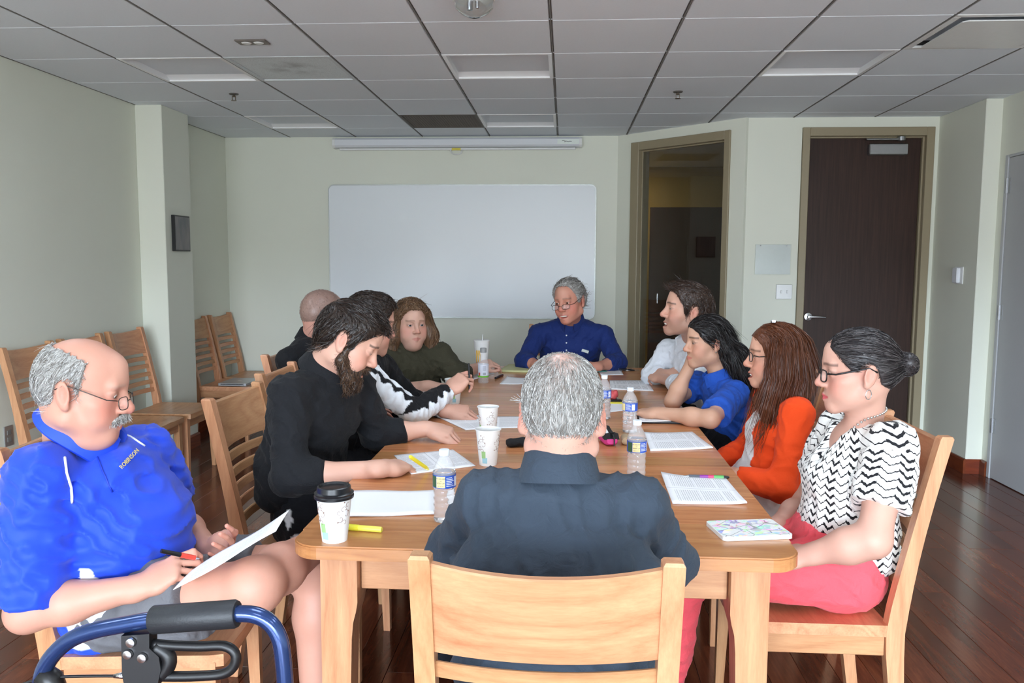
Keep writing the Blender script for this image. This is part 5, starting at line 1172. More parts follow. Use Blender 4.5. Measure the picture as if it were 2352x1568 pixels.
o = MB().tube([tuple(np.asarray(hd[0])@(np.array(q)*hd[2])+hd[1]) for q in ((-.03, -.085, .02), (-.045, -.08, .012), (-.055, -.07, .0))], .006, 6).build('hair_clip', m_black, p9); o.matrix_parent_inverse = Matrix.Translation(-Vector(p9.location))
o = MB().sphere(np.asarray(hd[0])@(np.array([-.083, -.003, -.042])*hd[2])+hd[1], .004, 8, 6).build('earring', m_chrome, p9); o.matrix_parent_inverse = Matrix.Translation(-Vector(p9.location))
ring_collar(p9, A_(.757, 3.95, .93), frame(A_(-.9, 0, -.4), (0, 0, 1)), .060, .064, FOLD_COLLAR, m_bluep, 25, 335, tip=.02, ends=.012)

# ---- 10 woman in orange
c = PX(1785, 818, 3.28); R = facing(c, 6, 0, -1)
arms = [dict(S=PX(1832, 950, 3.13), E=PX(1795, 1120, 3.05), W=PX(1693, 1092, 3.12), side=1, sleeve=1.98, hand=((-.7, .5, -.1), (-.1, -.4, .9), RELAX)), dict(S=A_(.86, 3.48, .92), E=A_(.80, 3.55, .68), W=A_(.62, 3.40, .64), side=-1, sleeve=1.95, hand=((-.8, -.4, -.1), (0, 0, 1), RELAX))]
torso = [(A_(.86, 3.30, .50), (.18, .135)), (A_(.85, 3.30, .64), (.175, .135)), (A_(.86, 3.30, .80), (.165, .125)), (A_(.885, 3.30, .92), (.14, .085))]
legs = [(A_(.80, 3.20, .53), A_(.36, 3.18, .54), A_(.32, 3.18, .06)), (A_(.80, 3.40, .53), A_(.36, 3.42, .54), A_(.32, 3.42, .06))]
ORG = S((236, 74, 26))
def card_paint(V):
    c_ = np.tile(ORG, (len(V), 1)); m = (V[:, 0] < .80)*(np.abs(V[:, 1]-3.30+.0) < .055+.05*(.9-V[:, 2]))*(V[:, 2] < .97); c_[m] = S((236, 234, 232)); return c_
p10, tips, hd = person('person', 'woman with long straight auburn hair in an orange cardigan', (.85, 3.3, 0), dict(R=R, c=c, sc=1.04, skin=(208, 158, 133), fem=1, flushw=.4, smile=1, open=.8, lips=(192, 96, 88), brow=(80, 50, 36)), arms, torso, dict(mat=cloth('orange_cardigan_knit', None, .85, attr=True, big=.12), sleeve=1.98, fold=.003, name='cardigan', paint=card_paint, sh=.055), dict(mat=cloth('white_trousers_cloth', srgb(226, 222, 222), .85), toe=(-1, 0, 0), g=.98), A_(.875, 3.30, .955), legs, seed=91, hres=.0034, sres=.007, girth=.95)
AUB = [S(x) for x in ((86, 46, 27), (98, 54, 32), (78, 42, 25), (110, 64, 40), (92, 52, 32))]
w2l = lambda p: (np.asarray(hd[0]).T@(np.asarray(p)-hd[1]))/hd[2]
def longhair(F):
    for s, yo in ((-1, 0), (1, .18)):
        pts = [(-.010, .02), (.0, -.05), (.022, -.12), (.045, -.19), (.055, -.235)]
        for (y1, z1), (y2, z2), ra, rb in zip(pts[:-1], pts[1:], ((.030, .05), (.028, .054), (.026, .05), (.022, .038)), ((.028, .054), (.026, .05), (.022, .038), (.012, .02))):
            F.ec((s*.074, y1-.014, z1), (s*(.074+.012), y2-.014, z2), (1, 0, 0), ra, rb, k=.03)
    F.ec((0, -.085, .0), (0, -.085, -.15), (1, 0, 0), (.075, .035), (.07, .03), k=.04)
    F.ec((0, -.085, -.15), (0, -.075, -.21), (1, 0, 0), (.07, .03), (.05, .015), k=.04)
def straight(L, u): s_ = np.clip(u*1.6+np.clip((.09-L[:, 2])/.05, 0, 1), 0, 1)[:, None]; return (1-s_)*np.stack([np.sign(L[:, 0])*.5, np.full(len(L), -.6), np.full(len(L), -.2)], 1)+s_*np.stack([np.zeros(len(L)), np.where(L[:, 2] < -.06, .22, -.05), np.full(len(L), -1.0)], 1)
hair_cap(None, *hd, p10, [(.12, .085), (.085, .072), (.062, .045), (.045, .0), (.03, -.05), (.02, -.09), (-.12, -.12)], .014, AUB, ns=6500, slen=.15, srad=.0009, dirfn=straight, seed=16, extra=longhair, namp=.002, jitter=.05)
glasses(*hd, p10, m_blackrim, w=.024, hgt=.017, rim=.0018, tw=.002)
o = MB().box(np.asarray(hd[0])@(np.array([-.02, .02, .133])*hd[2])+hd[1], (.02, .012, .012), .003).build('hair_clip', m_chrome, p10); o.matrix_parent_inverse = Matrix.Translation(-Vector(p10.location))
o = MB().lathe([(.034, -.008), (.037, 0), (.034, .008)], (0, 0, 0), 18).build('wristwatch', m_black, p10); o.parent = p10
_w = PX(1712, 1096, 3.11); _d = Vector(PX(1693, 1092, 3.12)-PX(1795, 1120, 3.05)).normalized(); o.matrix_world = Matrix.Translation(Vector(PX(1686, 1086, 3.13)))@_d.to_track_quat('Z', 'Y').to_matrix().to_4x4()

# ---- 11 woman in the chevron blouse
c = PX(1974, 850, 2.5); R = facing(c, 11, -4, -1)
arms = [dict(S=A_(.935, 2.36, .965), E=PX(2005, 1240, 2.25), W=PX(1850, 1275, 2.33), side=1, g=1.12, sleeve=.66, flare=1.22, hand=((-.7, .45, -.25), (-.1, -.4, .9), RELAX)), dict(S=A_(.90, 2.70, .95), E=PX(1850, 1160, 2.82), W=PX(1775, 1215, 2.62), side=-1, g=1.05, sleeve=.6, flare=1.2, hand=((-.5, -.6, -.3), (0, .2, .9), RELAX))]
torso = [(A_(.895, 2.535, .60), (.185, .145)), (A_(.88, 2.535, .69), (.18, .14)), (A_(.88, 2.535, .82), (.178, .138)), (A_(.905, 2.53, .935), (.15, .09))]
legs = [(A_(.85, 2.44, .55), A_(.36, 2.42, .56), A_(.30, 2.44, .06)), (A_(.85, 2.64, .55), A_(.36, 2.66, .55), A_(.32, 2.66, .06))]
t = NT('chevron_blouse_cloth'); a = t.n('Attribute', attribute_name='pat'); sp = t.n('SeparateXYZ'); t.t.links.new(a.outputs['Vector'], sp.inputs[0])
nz = t.noise(t.coords(), 18, 2); u = t.math('ADD', sp.outputs[0], t.math('MULTIPLY', nz, .010)); w_ = sp.outputs[1]
colf = t.math('FLOOR', t.math('DIVIDE', u, .038)); par = t.math('MODULO', t.math('ABSOLUTE', colf), 2.0)
tri = t.math('PINGPONG', u, .019); zz = t.math('ADD', w_, t.math('ADD', t.math('MULTIPLY', tri, .75), t.math('MULTIPLY', t.math('SINE', t.math('MULTIPLY', u, 700.0)), .0008)))
fr = t.math('FRACT', t.math('DIVIDE', zz, .0235)); wid = t.math('MULTIPLY_ADD', par, .22, .12)
jag = t.math('MULTIPLY', t.noise(t.coords(), 160, 1), .14); msk = t.math('LESS_THAN', fr, t.math('ADD', wid, t.math('SUBTRACT', jag, .04)))
t.set(col=t.mix(msk, srgb(240, 239, 234), srgb(22, 22, 26)), rough=.75, spec=.25, sheen=.1); t.bump(t.noise(t.coords(), 16, 3, .5, 1.2), .25, .012); m_chev = t.m
def chev_attr(V):
    pat = np.zeros((len(V), 3)); cx = A_(.88, 2.53); ang = np.arctan2(V[:, 1]-cx[1], V[:, 0]-cx[0]); pat[:, 0] = ang*.17+5; pat[:, 1] = V[:, 2]
    for a in arms:
        ba = a['E']-a['S']; tt = (V-a['S'])@ba/(ba@ba); d = V-a['S']-np.clip(tt, 0, 1)[:, None]*ba; sd = nrm(a['S']-A_(.91, 2.53, .97)); m = (np.linalg.norm(d, axis=1) < .10)*(tt > .12)*((V-a['S'])@sd > -.045)
        e1 = nrm(np.cross(ba, (1, 0, 0))); e2 = np.cross(nrm(ba), e1); an = np.arctan2(d@e1, d@e2); pat[m, 0] = an[m]*.062+7; pat[m, 1] = -tt[m]*np.linalg.norm(ba)
    return dict(pat=pat)
def vneck(F): F.rc((.82, 2.53, 1.01), (.785, 2.53, .895), .062, .016, k=.015, op=1)
m_coral = cloth('coral_trousers_cloth', srgb(236, 86, 96), .75, sheen=.1)
p11, tips, hd = person('person', 'woman with a dark bun and black glasses in a black and white chevron blouse', (.87, 2.535, 0), dict(R=R, c=c, sc=1.04, skin=(200, 156, 138), fem=.9, fat=.0, flushw=.45, lips=(196, 78, 88), lipw=.9, brow=(70, 50, 44), lash=.6, gaze=(0, -.4), down=0, neckr=.05, chest=[((.89, 2.53, .915), (.072, .12, .085))]), arms, torso, dict(mat=m_chev, sleeve=.66, fold=.0035, lam=.08, loose=1.0, name='blouse', attr=chev_attr, extra=[vneck], sh=.058), dict(mat=m_coral, toe=(-1, 0, 0), frac=1.75, shoe=m_shoe, g=1.05), A_(.912, 2.53, .975), legs, seed=101, sres=.0062, hres=.0033, bres=.0047)
BUN = [S(x) for x in ((30, 26, 27), (44, 38, 38), (24, 20, 22), (92, 86, 86))]
def bun(F): F.el((0, -.128, .012), (.034, .03, .034), k=.01); F.rc((-.02, -.13, .02), (.02, -.14, .0), .016, .016, k=.008)
def sleek(L, u): d = np.array([0, -.13, .012])-L; return d/(np.linalg.norm(d, axis=1, keepdims=True)+1e-9)
hair_cap(None, *hd, p11, [(.12, .080), (.085, .074), (.066, .052), (.05, .026), (.034, .008), (.02, .002), (.008, .020), (-.012, .030), (-.034, .01), (-.045, -.035), (-.08, -.06), (-.12, -.06)], .006, BUN, ns=4200, slen=.07, srad=.0006, dirfn=sleek, seed=17, extra=bun, namp=.0012, jitter=.06)
glasses(*hd, p11, m_blackrim, w=.0245, hgt=.0165, rim=.0021, tw=.0026, drop=.006, y=.106)
ee = np.asarray(hd[0])@(np.array([-.086, -.006, -.058])*hd[2])+hd[1]
pts = [tuple(ee+np.array([math.cos(k*math.pi/10)*.011*.9, math.cos(k*math.pi/10)*.005, math.sin(k*math.pi/10)*.014])) for k in range(21)]
o = MB().tube(pts, .0013, 6).build('hoop_earring', m_chrome, p11, smooth=True); o.matrix_parent_inverse = Matrix.Translation(-Vector(p11.location))
nk = MB()
for k in range(46):
    a = 2*math.pi*k/46; dip = max(0, math.cos(a))**2; p = A_(.908, 2.53, 1.012)+np.asarray(frame(A_(-.95, 0, -.28), (0, 0, 1)))@np.array([math.sin(a)*.072, math.cos(a)*.072+dip*.012, .012-dip*.055]); nk.sphere(p, .0042, 8, 6)
o = nk.build('bead_necklace', plain('silver_bead', srgb(196, 194, 190), .25, metal=.8), p11, smooth=True); o.matrix_parent_inverse = Matrix.Translation(-Vector(p11.location))
print('people done', round(time.time()-T0, 1))
# ------------------------------------------------------------------ things on the table and around
def print_mat(name, axis, two=True, paper=(246, 247, 250), n=32, ink=.36, blank=False):
    t = NT(name); a = t.n('Attribute', attribute_name='pageco'); sp = t.n('SeparateXYZ'); t.t.links.new(a.outputs['Vector'], sp.inputs[0])
    u, v = (sp.outputs[0], sp.outputs[1]) if axis == 'u' else (sp.outputs[1], sp.outputs[0])      # text lines run along u, stacked along v
    if blank: t.set(col=srgb(*paper), rough=.7); return t.m
    uu = t.math('FRACT', t.math('MULTIPLY', u, 2.0)) if two else u
    ln = t.math('LESS_THAN', t.math('FRACT', t.math('MULTIPLY', v, float(n))), .5)
    cv = t.n('CombineXYZ'); t.put(cv.inputs[0], t.math('MULTIPLY', u, 60.0)); t.put(cv.inputs[1], t.math('FLOOR', t.math('MULTIPLY', v, float(n))))
    wd = t.math('GREATER_THAN', t.noise(cv.outputs[0], 1.0, 1), .40)
    mg = t.math('MULTIPLY', t.math('MULTIPLY', t.math('GREATER_THAN', uu, .12), t.math('LESS_THAN', uu, .88)), t.math('MULTIPLY', t.math('GREATER_THAN', v, .10), t.math('LESS_THAN', v, .90)))
    par = t.math('GREATER_THAN', t.math('ABSOLUTE', t.math('SUBTRACT', t.math('FRACT', t.math('MULTIPLY', v, 3.3)), .5)), .04)
    k = t.math('MULTIPLY', t.math('MULTIPLY', ln, wd), t.math('MULTIPLY', mg, par))
    dv = t.math('LESS_THAN', t.math('ABSOLUTE', t.math('SUBTRACT', u, .5)), .004 if two else 0.0)
    k = t.math('MAXIMUM', t.math('MULTIPLY', k, ink), t.math('MULTIPLY', dv, .5))
    t.set(col=t.mix(k, srgb(*paper), srgb(60, 60, 66)), rough=.7); return t.m
m_pu = print_mat('printed_page_across', 'u'); m_pv = print_mat('printed_page_deep', 'v'); m_p1 = print_mat('printed_page_single', 'u', False); m_blank = print_mat('blank_page', 'u', blank=True)
def sheet(px, label, mat=None, th=.0015, z=None, curl=.0, group='papers on the table', name='paper_sheet', cat='paper', pts=None, wav=.0, n=10):
    z = TZ+.0004 if z is None else z
    C = [np.array(p, float) for p in pts] if pts is not None else [PZ(x, y, z) for x, y in px]
    o0 = np.mean(C, 0); V = []; UV = []
    for lay in (1, 0):
        for j in range(n+1):
            for i in range(n+1):
                u, v = i/n, j/n; p = C[0]*(1-u)*(1-v)+C[1]*u*(1-v)+C[2]*u*v+C[3]*(1-u)*v
                h = th*lay+curl*((1-u)**4*(1-v)**2*1.0+.6*u**5*v**3)+wav*(1+math.sin(7*u+2*v))*.5
                V.append(p+np.array([0, 0, h])-o0); UV.append((u, v, 0))
    m = (n+1)**2; Fc = []; ix = lambda i, j: j*(n+1)+i
    for j in range(n):
        for i in range(n): Fc.append((ix(i, j+1), ix(i+1, j+1), ix(i+1, j), ix(i, j))); Fc.append((m+ix(i, j), m+ix(i+1, j), m+ix(i+1, j+1), m+ix(i, j+1)))
    for i in range(n): Fc += [(ix(i, 0), ix(i+1, 0), m+ix(i+1, 0), m+ix(i, 0)), (ix(i+1, n), ix(i, n), m+ix(i, n), m+ix(i+1, n)), (ix(0, i+1), ix(0, i), m+ix(0, i), m+ix(0, i+1)), (ix(n, i), ix(n, i+1), m+ix(n, i+1), m+ix(n, i))]
    o = np_mesh(name, V, Fc, mat or m_blank, None, attrs=dict(pageco=UV)); o.location = o0; return tag(o, label, cat, group)
sheet([(1518, 1092), (1668, 1101), (1716, 1160), (1545, 1157)], 'stapled printed pages in front of the chevron blouse woman, below the rainbow pen', m_pv, .004, curl=.010)
sheet([(1480, 997), (1590, 993), (1638, 1031), (1494, 1036)], 'printed pages in front of the orange cardigan woman', m_pv, .004, curl=.006)
sheet([(1400, 874), (1486, 874), (1501, 898), (1402, 894)], 'printed pages on a pinkish sheet in front of the white shirt man', m_pv, .003)
sheet([(1396, 925), (1442, 921), (1444, 942), (1394, 947)], 'blank sheet behind the front right water bottles', m_blank)
sheet([(1372, 848), (1425, 847), (1432, 861), (1380, 861)], 'printed sheet beside the teal folder at the far table end', m_p1)
sheet([(1345, 846), (1394, 845), (1394, 853), (1345, 855)], 'teal folder at the far table end', plain('teal_card', srgb(70, 150, 140), .6), .003, z=TZ+.003, name='folder', cat='folder', group='folders')
sheet([(1168, 840), (1250, 838), (1236, 857), (1145, 854)], 'pale yellow folder at the far table end', plain('pale_yellow_card', srgb(204, 204, 150), .6), .012, name='folder', cat='folder', group='folders')
sheet([(1165, 867), (1212, 868), (1206, 883), (1147, 882)], 'small curled sheet in front of the pale yellow folder', m_blank, curl=.008)
sheet([(1005, 958), (1112, 954), (1128, 984), (1070, 988)], 'printed pages left of the white paper cups', m_pv, .003)
sheet([(1140, 957), (1205, 957), (1208, 982), (1138, 984)], 'printed page right of the white paper cups', m_p1, .002)
sheet([(922, 905), (975, 894), (992, 903), (930, 916)], 'printed page under the olive woman\'s forearm', m_p1, .002)
sheet([(905, 1046), (1040, 1033), (1092, 1070), (945, 1089)], 'printed page with yellow marks under the bearded man\'s hand', m_pu, .002)
sheet([(805, 1131), (1003, 1130), (1000, 1183), (799, 1188)], 'blank white booklet behind the lidded coffee cup', m_blank, .005, wav=.003)
sheet([(1082, 856), (1130, 850), (1136, 858), (1086, 872)], 'sheet under the small juice bottle', m_p1, .0015)
sheet([(1462, 957), (1598, 957), (1612, 975), (1470, 972)], 'black leather portfolio under the blue polo woman\'s arm', plain('black_leatherette', srgb(26, 25, 27), .45), .010, name='portfolio', cat='portfolio', group='folders')
sheet([(1466, 952), (1560, 944), (1580, 966), (1470, 969)], 'printed page lying on the black portfolio', m_p1, .001, z=TZ+.0112)
# page held by the man on the left
A1, A2 = PX(398, 1360, 1.86), PX(634, 1224, 1.90); dd = np.array([.0, .10, .012])
sheet(None, 'folded pages held on his knee by the man in bright blue', m_p1, .002, pts=[A1+dd, A2+dd+np.array([0, 0, .01]), A2, A1], curl=.0, wav=.006, group='papers in hand')

# cups
m_paper = plain('cup_paper', srgb(240, 240, 238), .5, vary=.01); m_brown = plain('print_brown', srgb(138, 104, 90), .6); m_gprint = plain('print_green', srgb(160, 206, 138), .6); m_bprint = plain('print_blue', srgb(164, 214, 228), .6)
def on_cone(r0, r1, H): return lambda a, z: ((r0+(r1-r0)*z/H+.0005)*math.sin(a), -(r0+(r1-r0)*z/H+.0005)*math.cos(a), z)
def patch(f, a0, a1, z0, z1, n=6): 
    mb = MB(); v = []
    for i in range(n+1):
        a = a0+(a1-a0)*i/n; v += [f(a, z0), f(a, z1)]
    return mb.add(v, [(2*i, 2*i+2, 2*i+3, 2*i+1) for i in range(n)])
def cup(px, H, rt, label, lid=False, rot=0, group='paper cups'):
    x, y, z = PZ(*px, TZ); e = empty('paper_cup', (x, y, TZ), rot, label=label, cat='cup', group=group); rb = rt*.70; w = .0012
    MB().lathe([(rb*.98, .004), (rb*.98, 0), (rb, 0), (rt, H), (rt+.0025, H+.001), (rt+.0028, H-.002), (rt-.001, H-.001), (rb-w, .005), (.001, .005)], n=36).build('cup_wall', m_paper, e, smooth=.6)
    f = on_cone(rb, rt, H); sw = MB()
    def spiral(a, z, s, turn, flip, r=.0005):
        pts = []
        for k in range(15):
            q = k/14; rad = s*(1-.75*q); an = turn+flip*q*4.6; pts.append(f(a+rad*math.cos(an)/rt, z+rad*math.sin(an)))
        sw.tube(pts, r, 4)
    for base in (-.9, .75, 2.6):
        for (da, dz, s, tn, fl) in ((0, .70, .011, 0, 1), (.22, .60, .013, 2, -1), (-.18, .52, .010, 4, 1), (.30, .78, .008, 1, 1), (.12, .42, .010, 3, -1), (-.28, .66, .007, 5, -1)): spiral(base+da, H*dz, s, tn, fl)
        for (da, dz) in ((.4, .66), (-.35, .45), (.05, .86)): p = f(base+da, H*dz); sw.sphere(p, (.0016, .0016, .0024), 6, 4)
    tag(sw.build('printed_swirls', m_brown, e), kind='stuff')
    for b in (-.85, 2.2): patch(f, b-.05, b+.38, H*.22, H*.42).build('green_cup_print', m_gprint, e, fix=False); patch(f, b+.0, b+.55, H*.08, H*.24).build('blue_label_print', m_bprint, e, fix=False)
    if lid:
        pr = [(rt-.002, H-.012), (rt+.0045, H-.012), (rt+.005, H-.006), (rt+.003, H-.003), (rt+.0045, H+.001), (rt-.002, H+.004), (rt-.0035, H+.017), (rt-.007, H+.0185), (rt-.010, H+.013), (.001, H+.012)]
        l = MB().lathe(pr, n=40).build('cup_lid', plain('lid_black', srgb(26, 27, 30), .32), e, smooth=.6); MB().box((0, -.026, H+.0135), (.012, .005, .003), .001).build('sip_hole', m_black, l)
    else: MB().lathe([(.001, H*.35), (rt*.8, H*.35)], n=24).build('drink', plain('milky_drink', srgb(238, 238, 234), .3), e)
    return e
cup((769, 1239), .124, .0455, 'lidded paper coffee cup at the near left table corner', True, .1)
cup((1121, 1066), .127, .0435, 'open white paper cup nearest the foreground man, left of his head', rot=.3)
cup((1121, 1002), .124, .0425, 'open white paper cup standing behind another cup', rot=-.4)
cup((1042, 926), .124, .043, 'open paper cup half hidden behind the striped sleeve', rot=.8)
# fast-food cup with a straw
x, y, z = PZ(1106, 852, TZ); H = .195; e = empty('drink_cup', (x, y, TZ), label='tall white drink cup with yellow arches, green band and straw', cat='cup')
MB().lathe([(.034, 0), (.036, .002), (.051, H), (.0535, H+.002), (.0535, H+.008), (.05, H+.010), (.001, H+.008)], n=32).build('cup_wall', m_paper, e, smooth=.6)
f = on_cone(.036, .051, H); patch(f, -3.1, 3.1, H*.16, H*.27, 28).build('green_band', plain('band_green', srgb(120, 196, 70), .5), e, fix=False)
mb = MB()
for s in (-1, 1): mb.tube([f(-.42+s*.17+.17*math.cos(q), H*(.30+.42*math.sin(q))) for q in np.linspace(0, math.pi, 11)], .0026, 5)
mb.build('yellow_arches', plain('arch_yellow', srgb(244, 190, 40), .5), e); MB().tube([(.004, 0, H), (.008, 0, H+.045)], .0028, 8).build('straw', m_white, e)
# water bottles
t = NT('clear_plastic'); t.set(col=(.98, .99, 1, 1), rough=.05, alpha=.22, spec=.8); m_pet = t.m
t = NT('water'); t.set(col=(.97, .99, 1, 1), rough=.0, trans=1, ior=1.33); m_water = t.m
m_capw = plain('bottle_cap_white', srgb(232, 240, 244), .4); m_lblue = plain('label_blue', srgb(44, 88, 190), .35); m_lyel = plain('label_cream', srgb(238, 222, 160), .4); m_lgreen = plain('label_forest', srgb(60, 92, 60), .4); m_lwht = plain('label_white', srgb(226, 232, 246), .4); m_ink = plain('label_ink', srgb(70, 74, 90), .5)
def bent_text(body, size, R_, z, a0, mat, parent, name='label_text'):
    o = text_obj(name, body, size, mat, Matrix.Identity(4), None, .0)
    for v in o.data.vertices: q = v.co.x/R_+a0; h = v.co.y; v.co = ((R_)*math.sin(q), -(R_)*math.cos(q), z+h)
    o.parent = parent; return o
def bottle(px, label, rot=0, H=.2, fill=.72, words=True):
    x, y, z = PZ(*px, TZ); e = empty('water_bottle', (x, y, TZ), rot, label=label, cat='bottle', group='water bottles'); k = H/.2; r = .0315
    pr = [(.001, .003), (r*.6, .0), (r*.92, .004)]
    for q in range(1, 15): zz = .006+q*.0062; pr.append((r*(.94+.05*math.sin(q*2.1)), zz))
    pr += [(r, .098), (r, .137), (r*1.02, .141), (r*.96, .148), (r*.80, .161), (r*.56, .174), (.0125, .183), (.0118, .186), (.0118, .196)]
    pr = [(a, b*k) for a, b in pr]; MB().lathe(pr, n=28).build('bottle_shell', m_pet, e, smooth=True)
    wt = [(a*.965, b+.001) for a, b in pr if b < .2*fill*k]; wt.append((.001, wt[-1][1]+.0002)); MB().lathe(wt, n=28).build('water_fill', m_water, e, smooth=.8)
    MB().lathe([(.001, .186*k), (.0145, .186*k), (.0145, .200*k), (.0135, .2015*k), (.001, .2015*k)], n=20).build('bottle_cap', m_capw, e, smooth=.6)
    g = lambda a, z_: ((r+.0006)*math.sin(a), -(r+.0006)*math.cos(a), z_*k); g2 = lambda a, z_: ((r+.0010)*math.sin(a), -(r+.0010)*math.cos(a), z_*k)
    lb = patch(g, -3.14, 3.14, .100, .135, 28).build('label_band', m_lblue, e, fix=False)
    patch(g2, -.62, .16, .102, .133).build('cream_panel', m_lyel, lb, fix=False); patch(g2, -1.25, -.66, .102, .133).build('picture_panel', m_lgreen, lb, fix=False); patch(g2, 1.05, 1.5, .104, .131).build('code_panel', m_lwht, lb, fix=False)
    for q in range(6): patch(g2, .26, .98-.1*(q % 3), .106+.0045*q, .1078+.0045*q).build('label_line', m_lwht, lb, fix=False)
    if words:
        for body, s_, z_ in (('WE DELIVER!', .0052, .127), ('SIGN UP', .0062, .1145), ('1-800', .0035, .1205), ('FREE DELIVERY', .0028, .107)): bent_text(body, s_, r+.0014, z_*k, -.23, m_ink, lb)
    return e
bottle((1021, 1197), 'water bottle beside the blank booklet, nearest on the left', .05)
bottle((1461, 1104), 'water bottle just right of the foreground man, nearest on the right', .1)
bottle((1446, 993), 'water bottle standing between the pink pencil case and the blue polo woman', -.9, .19, words=False)
bottle((1387, 962), 'water bottle half hidden behind the foreground man\'s head', -.5, words=False)
x, y, z = PZ(1110, 879, TZ); e = empty('juice_bottle', (x, y, TZ), label='empty small juice bottle with a white and green label and grey cap', cat='bottle')
pr = [(.001, .002), (.028, 0), (.031, .006), (.030, .03), (.031, .035), (.031, .115), (.029, .125), (.022, .15), (.017, .168), (.016, .182)]
MB().lathe(pr, n=26).build('bottle_shell', m_pet, e, smooth=True); MB().lathe([(.001, .18), (.019, .18), (.019, .205), (.017, .207), (.001, .207)], n=20).build('bottle_cap', plain('cap_grey', srgb(150, 152, 152), .4), e, smooth=.6)
g = lambda a, z_: (.0318*math.sin(a), -.0318*math.cos(a), z_); lb = patch(g, -3.1, 3.1, .036, .112, 26).build('label_band', m_lwht, e, fix=False); g2 = lambda a, z_: (.0323*math.sin(a), -.0323*math.cos(a), z_)
patch(g2, -3.1, 3.1, .036, .046, 26).build('green_strip', plain('band_green', srgb(120, 196, 70), .5), lb, fix=False); patch(g2, -.9, -.5, .046, .064).build('fruit_print', plain('fruit_red', srgb(196, 70, 50), .5), lb, fix=False)
for q in range(6): patch(g2, .0, .62, .076+.005*q, .0772+.005*q).build('label_line', m_ink, lb, fix=False)
for q in range(7): patch(g2, .05+.08*q, .08+.08*q+.01*(q % 2), .05, .064).build('barcode_bar', m_ink, lb, fix=False)

# pens
def rod(name, p, q, r, parts, label, cat, group=None):
    p, q = Vector(p), Vector(q); d = q-p; L = d.length; e = empty(name, p, label=label, cat=cat, group=group); e.rotation_mode = 'QUATERNION'; e.rotation_quaternion = d.to_track_quat('Z', 'Y')
    for (nm, prof, mat) in parts: MB().lathe([(max(.0004, a*r), b*L) for a, b in prof], n=14).build(nm, mat, e, smooth=.7)
    return e
m_yel = plain('highlighter_yellow', srgb(236, 226, 60), .4); m_yel2 = plain('highlighter_yellow_cap', srgb(240, 232, 90), .35); m_red = plain('pen_red', srgb(220, 70, 56), .4); m_grip = plain('grip_grey', srgb(86, 90, 98), .6)
HL = [('pen_barrel', [(0, 0), (.8, 0), (1, .02), (1, .62), (0, .62)], m_yel), ('pen_cap', [(0, .62), (1.12, .62), (1.1, .98), (.9, 1), (0, 1)], m_yel2)]
rod('highlighter', PZ(760, 1207, TZ+.008), PZ(877, 1216, TZ+.008), .0078, [('pen_barrel', [(0, 0), (.9, 0), (1.1, .02), (1.1, .55), (0, .55)], m_yel), ('pen_cap', [(0, .55), (1, .55), (1, .98), (.9, 1), (0, 1)], m_yel2)], 'yellow highlighter lying beside the lidded coffee cup', 'highlighter')
bt = np.mean([beard_tips[0][0], beard_tips[0][4]], 0); tp = PZ(985, 1078, TZ+.004); 
rod('highlighter', tp, tp+nrm(PZ(930, 1040, .86)-tp)*.135, .0065, [('pen_tip', [(.25, 0), (.5, .03), (.9, .12), (1, .16), (0, .16)], m_yel2), ('pen_barrel', [(0, .16), (1, .16), (1, .97), (.8, 1), (0, 1)], m_yel)], 'yellow highlighter in the bearded man\'s hand', 'highlighter')
pa, pb_ = PZ(1567, 1093, TZ+.0065), PZ(1675, 1096, TZ+.0065)
rod('pen', pa, pb_, .006, [('pen_tip', [(.15, 0), (.3, .02), (.75, .14), (0, .14)], m_chrome), ('grip', [(0, .14), (1.02, .14), (1.02, .37), (0, .37)], m_grip), ('purple_barrel', [(0, .37), (1, .37), (1, .55), (0, .55)], plain('pen_purple', srgb(140, 50, 150), .35)), ('pink_barrel', [(0, .55), (1, .55), (1, .67), (0, .67)], plain('pen_pink', srgb(214, 60, 110), .35)), ('green_barrel', [(0, .67), (1, .67), (1, .88), (0, .88)], plain('pen_green', srgb(90, 170, 90), .35)), ('clicker', [(0, .88), (.95, .88), (.8, .97), (.4, 1), (0, 1)], m_black)], 'rainbow ballpoint pen lying above the nearest printed pages', 'pen')
rod('marker', PZ(1138, 868, TZ+.007), PZ(1154, 861, TZ+.007), .007, [('pen_barrel', [(0, 0), (1, 0), (1, .5), (0, .5)], m_black), ('pen_cap', [(0, .5), (1.1, .5), (1.1, 1), (0, 1)], plain('marker_maroon', srgb(60, 24, 22), .4))], 'short dark marker beside the pale yellow folder', 'marker')
sp_ = PX(1079, 902, 3.78); rod('pen', sp_, sp_+nrm(np.array([-.05, .12, 1]))*.14, .0052, [('pen_tip', [(.2, 0), (.9, .12), (0, .12)], m_black), ('pen_barrel', [(0, .12), (1, .12), (1, .96), (.6, 1), (0, 1)], m_black)], 'black pen pointing down from the striped sleeve hand', 'pen')
lp = np.mean([left_tips[0][0], left_tips[0][1]], 0); lt = PX(458, 1283, 1.90)
rod('pen', lt, lt+nrm(PX(405, 1272, 1.86)-lt)*.10, .0055, [('pen_tip', [(.2, 0), (.7, .12), (0, .12)], m_chrome), ('grip', [(0, .12), (1.1, .12), (1.1, .5), (0, .5)], m_red), ('pen_barrel', [(0, .5), (1, .5), (.9, 1), (0, 1)], m_black)], 'red and black pen in the hand of the man in bright blue', 'pen')
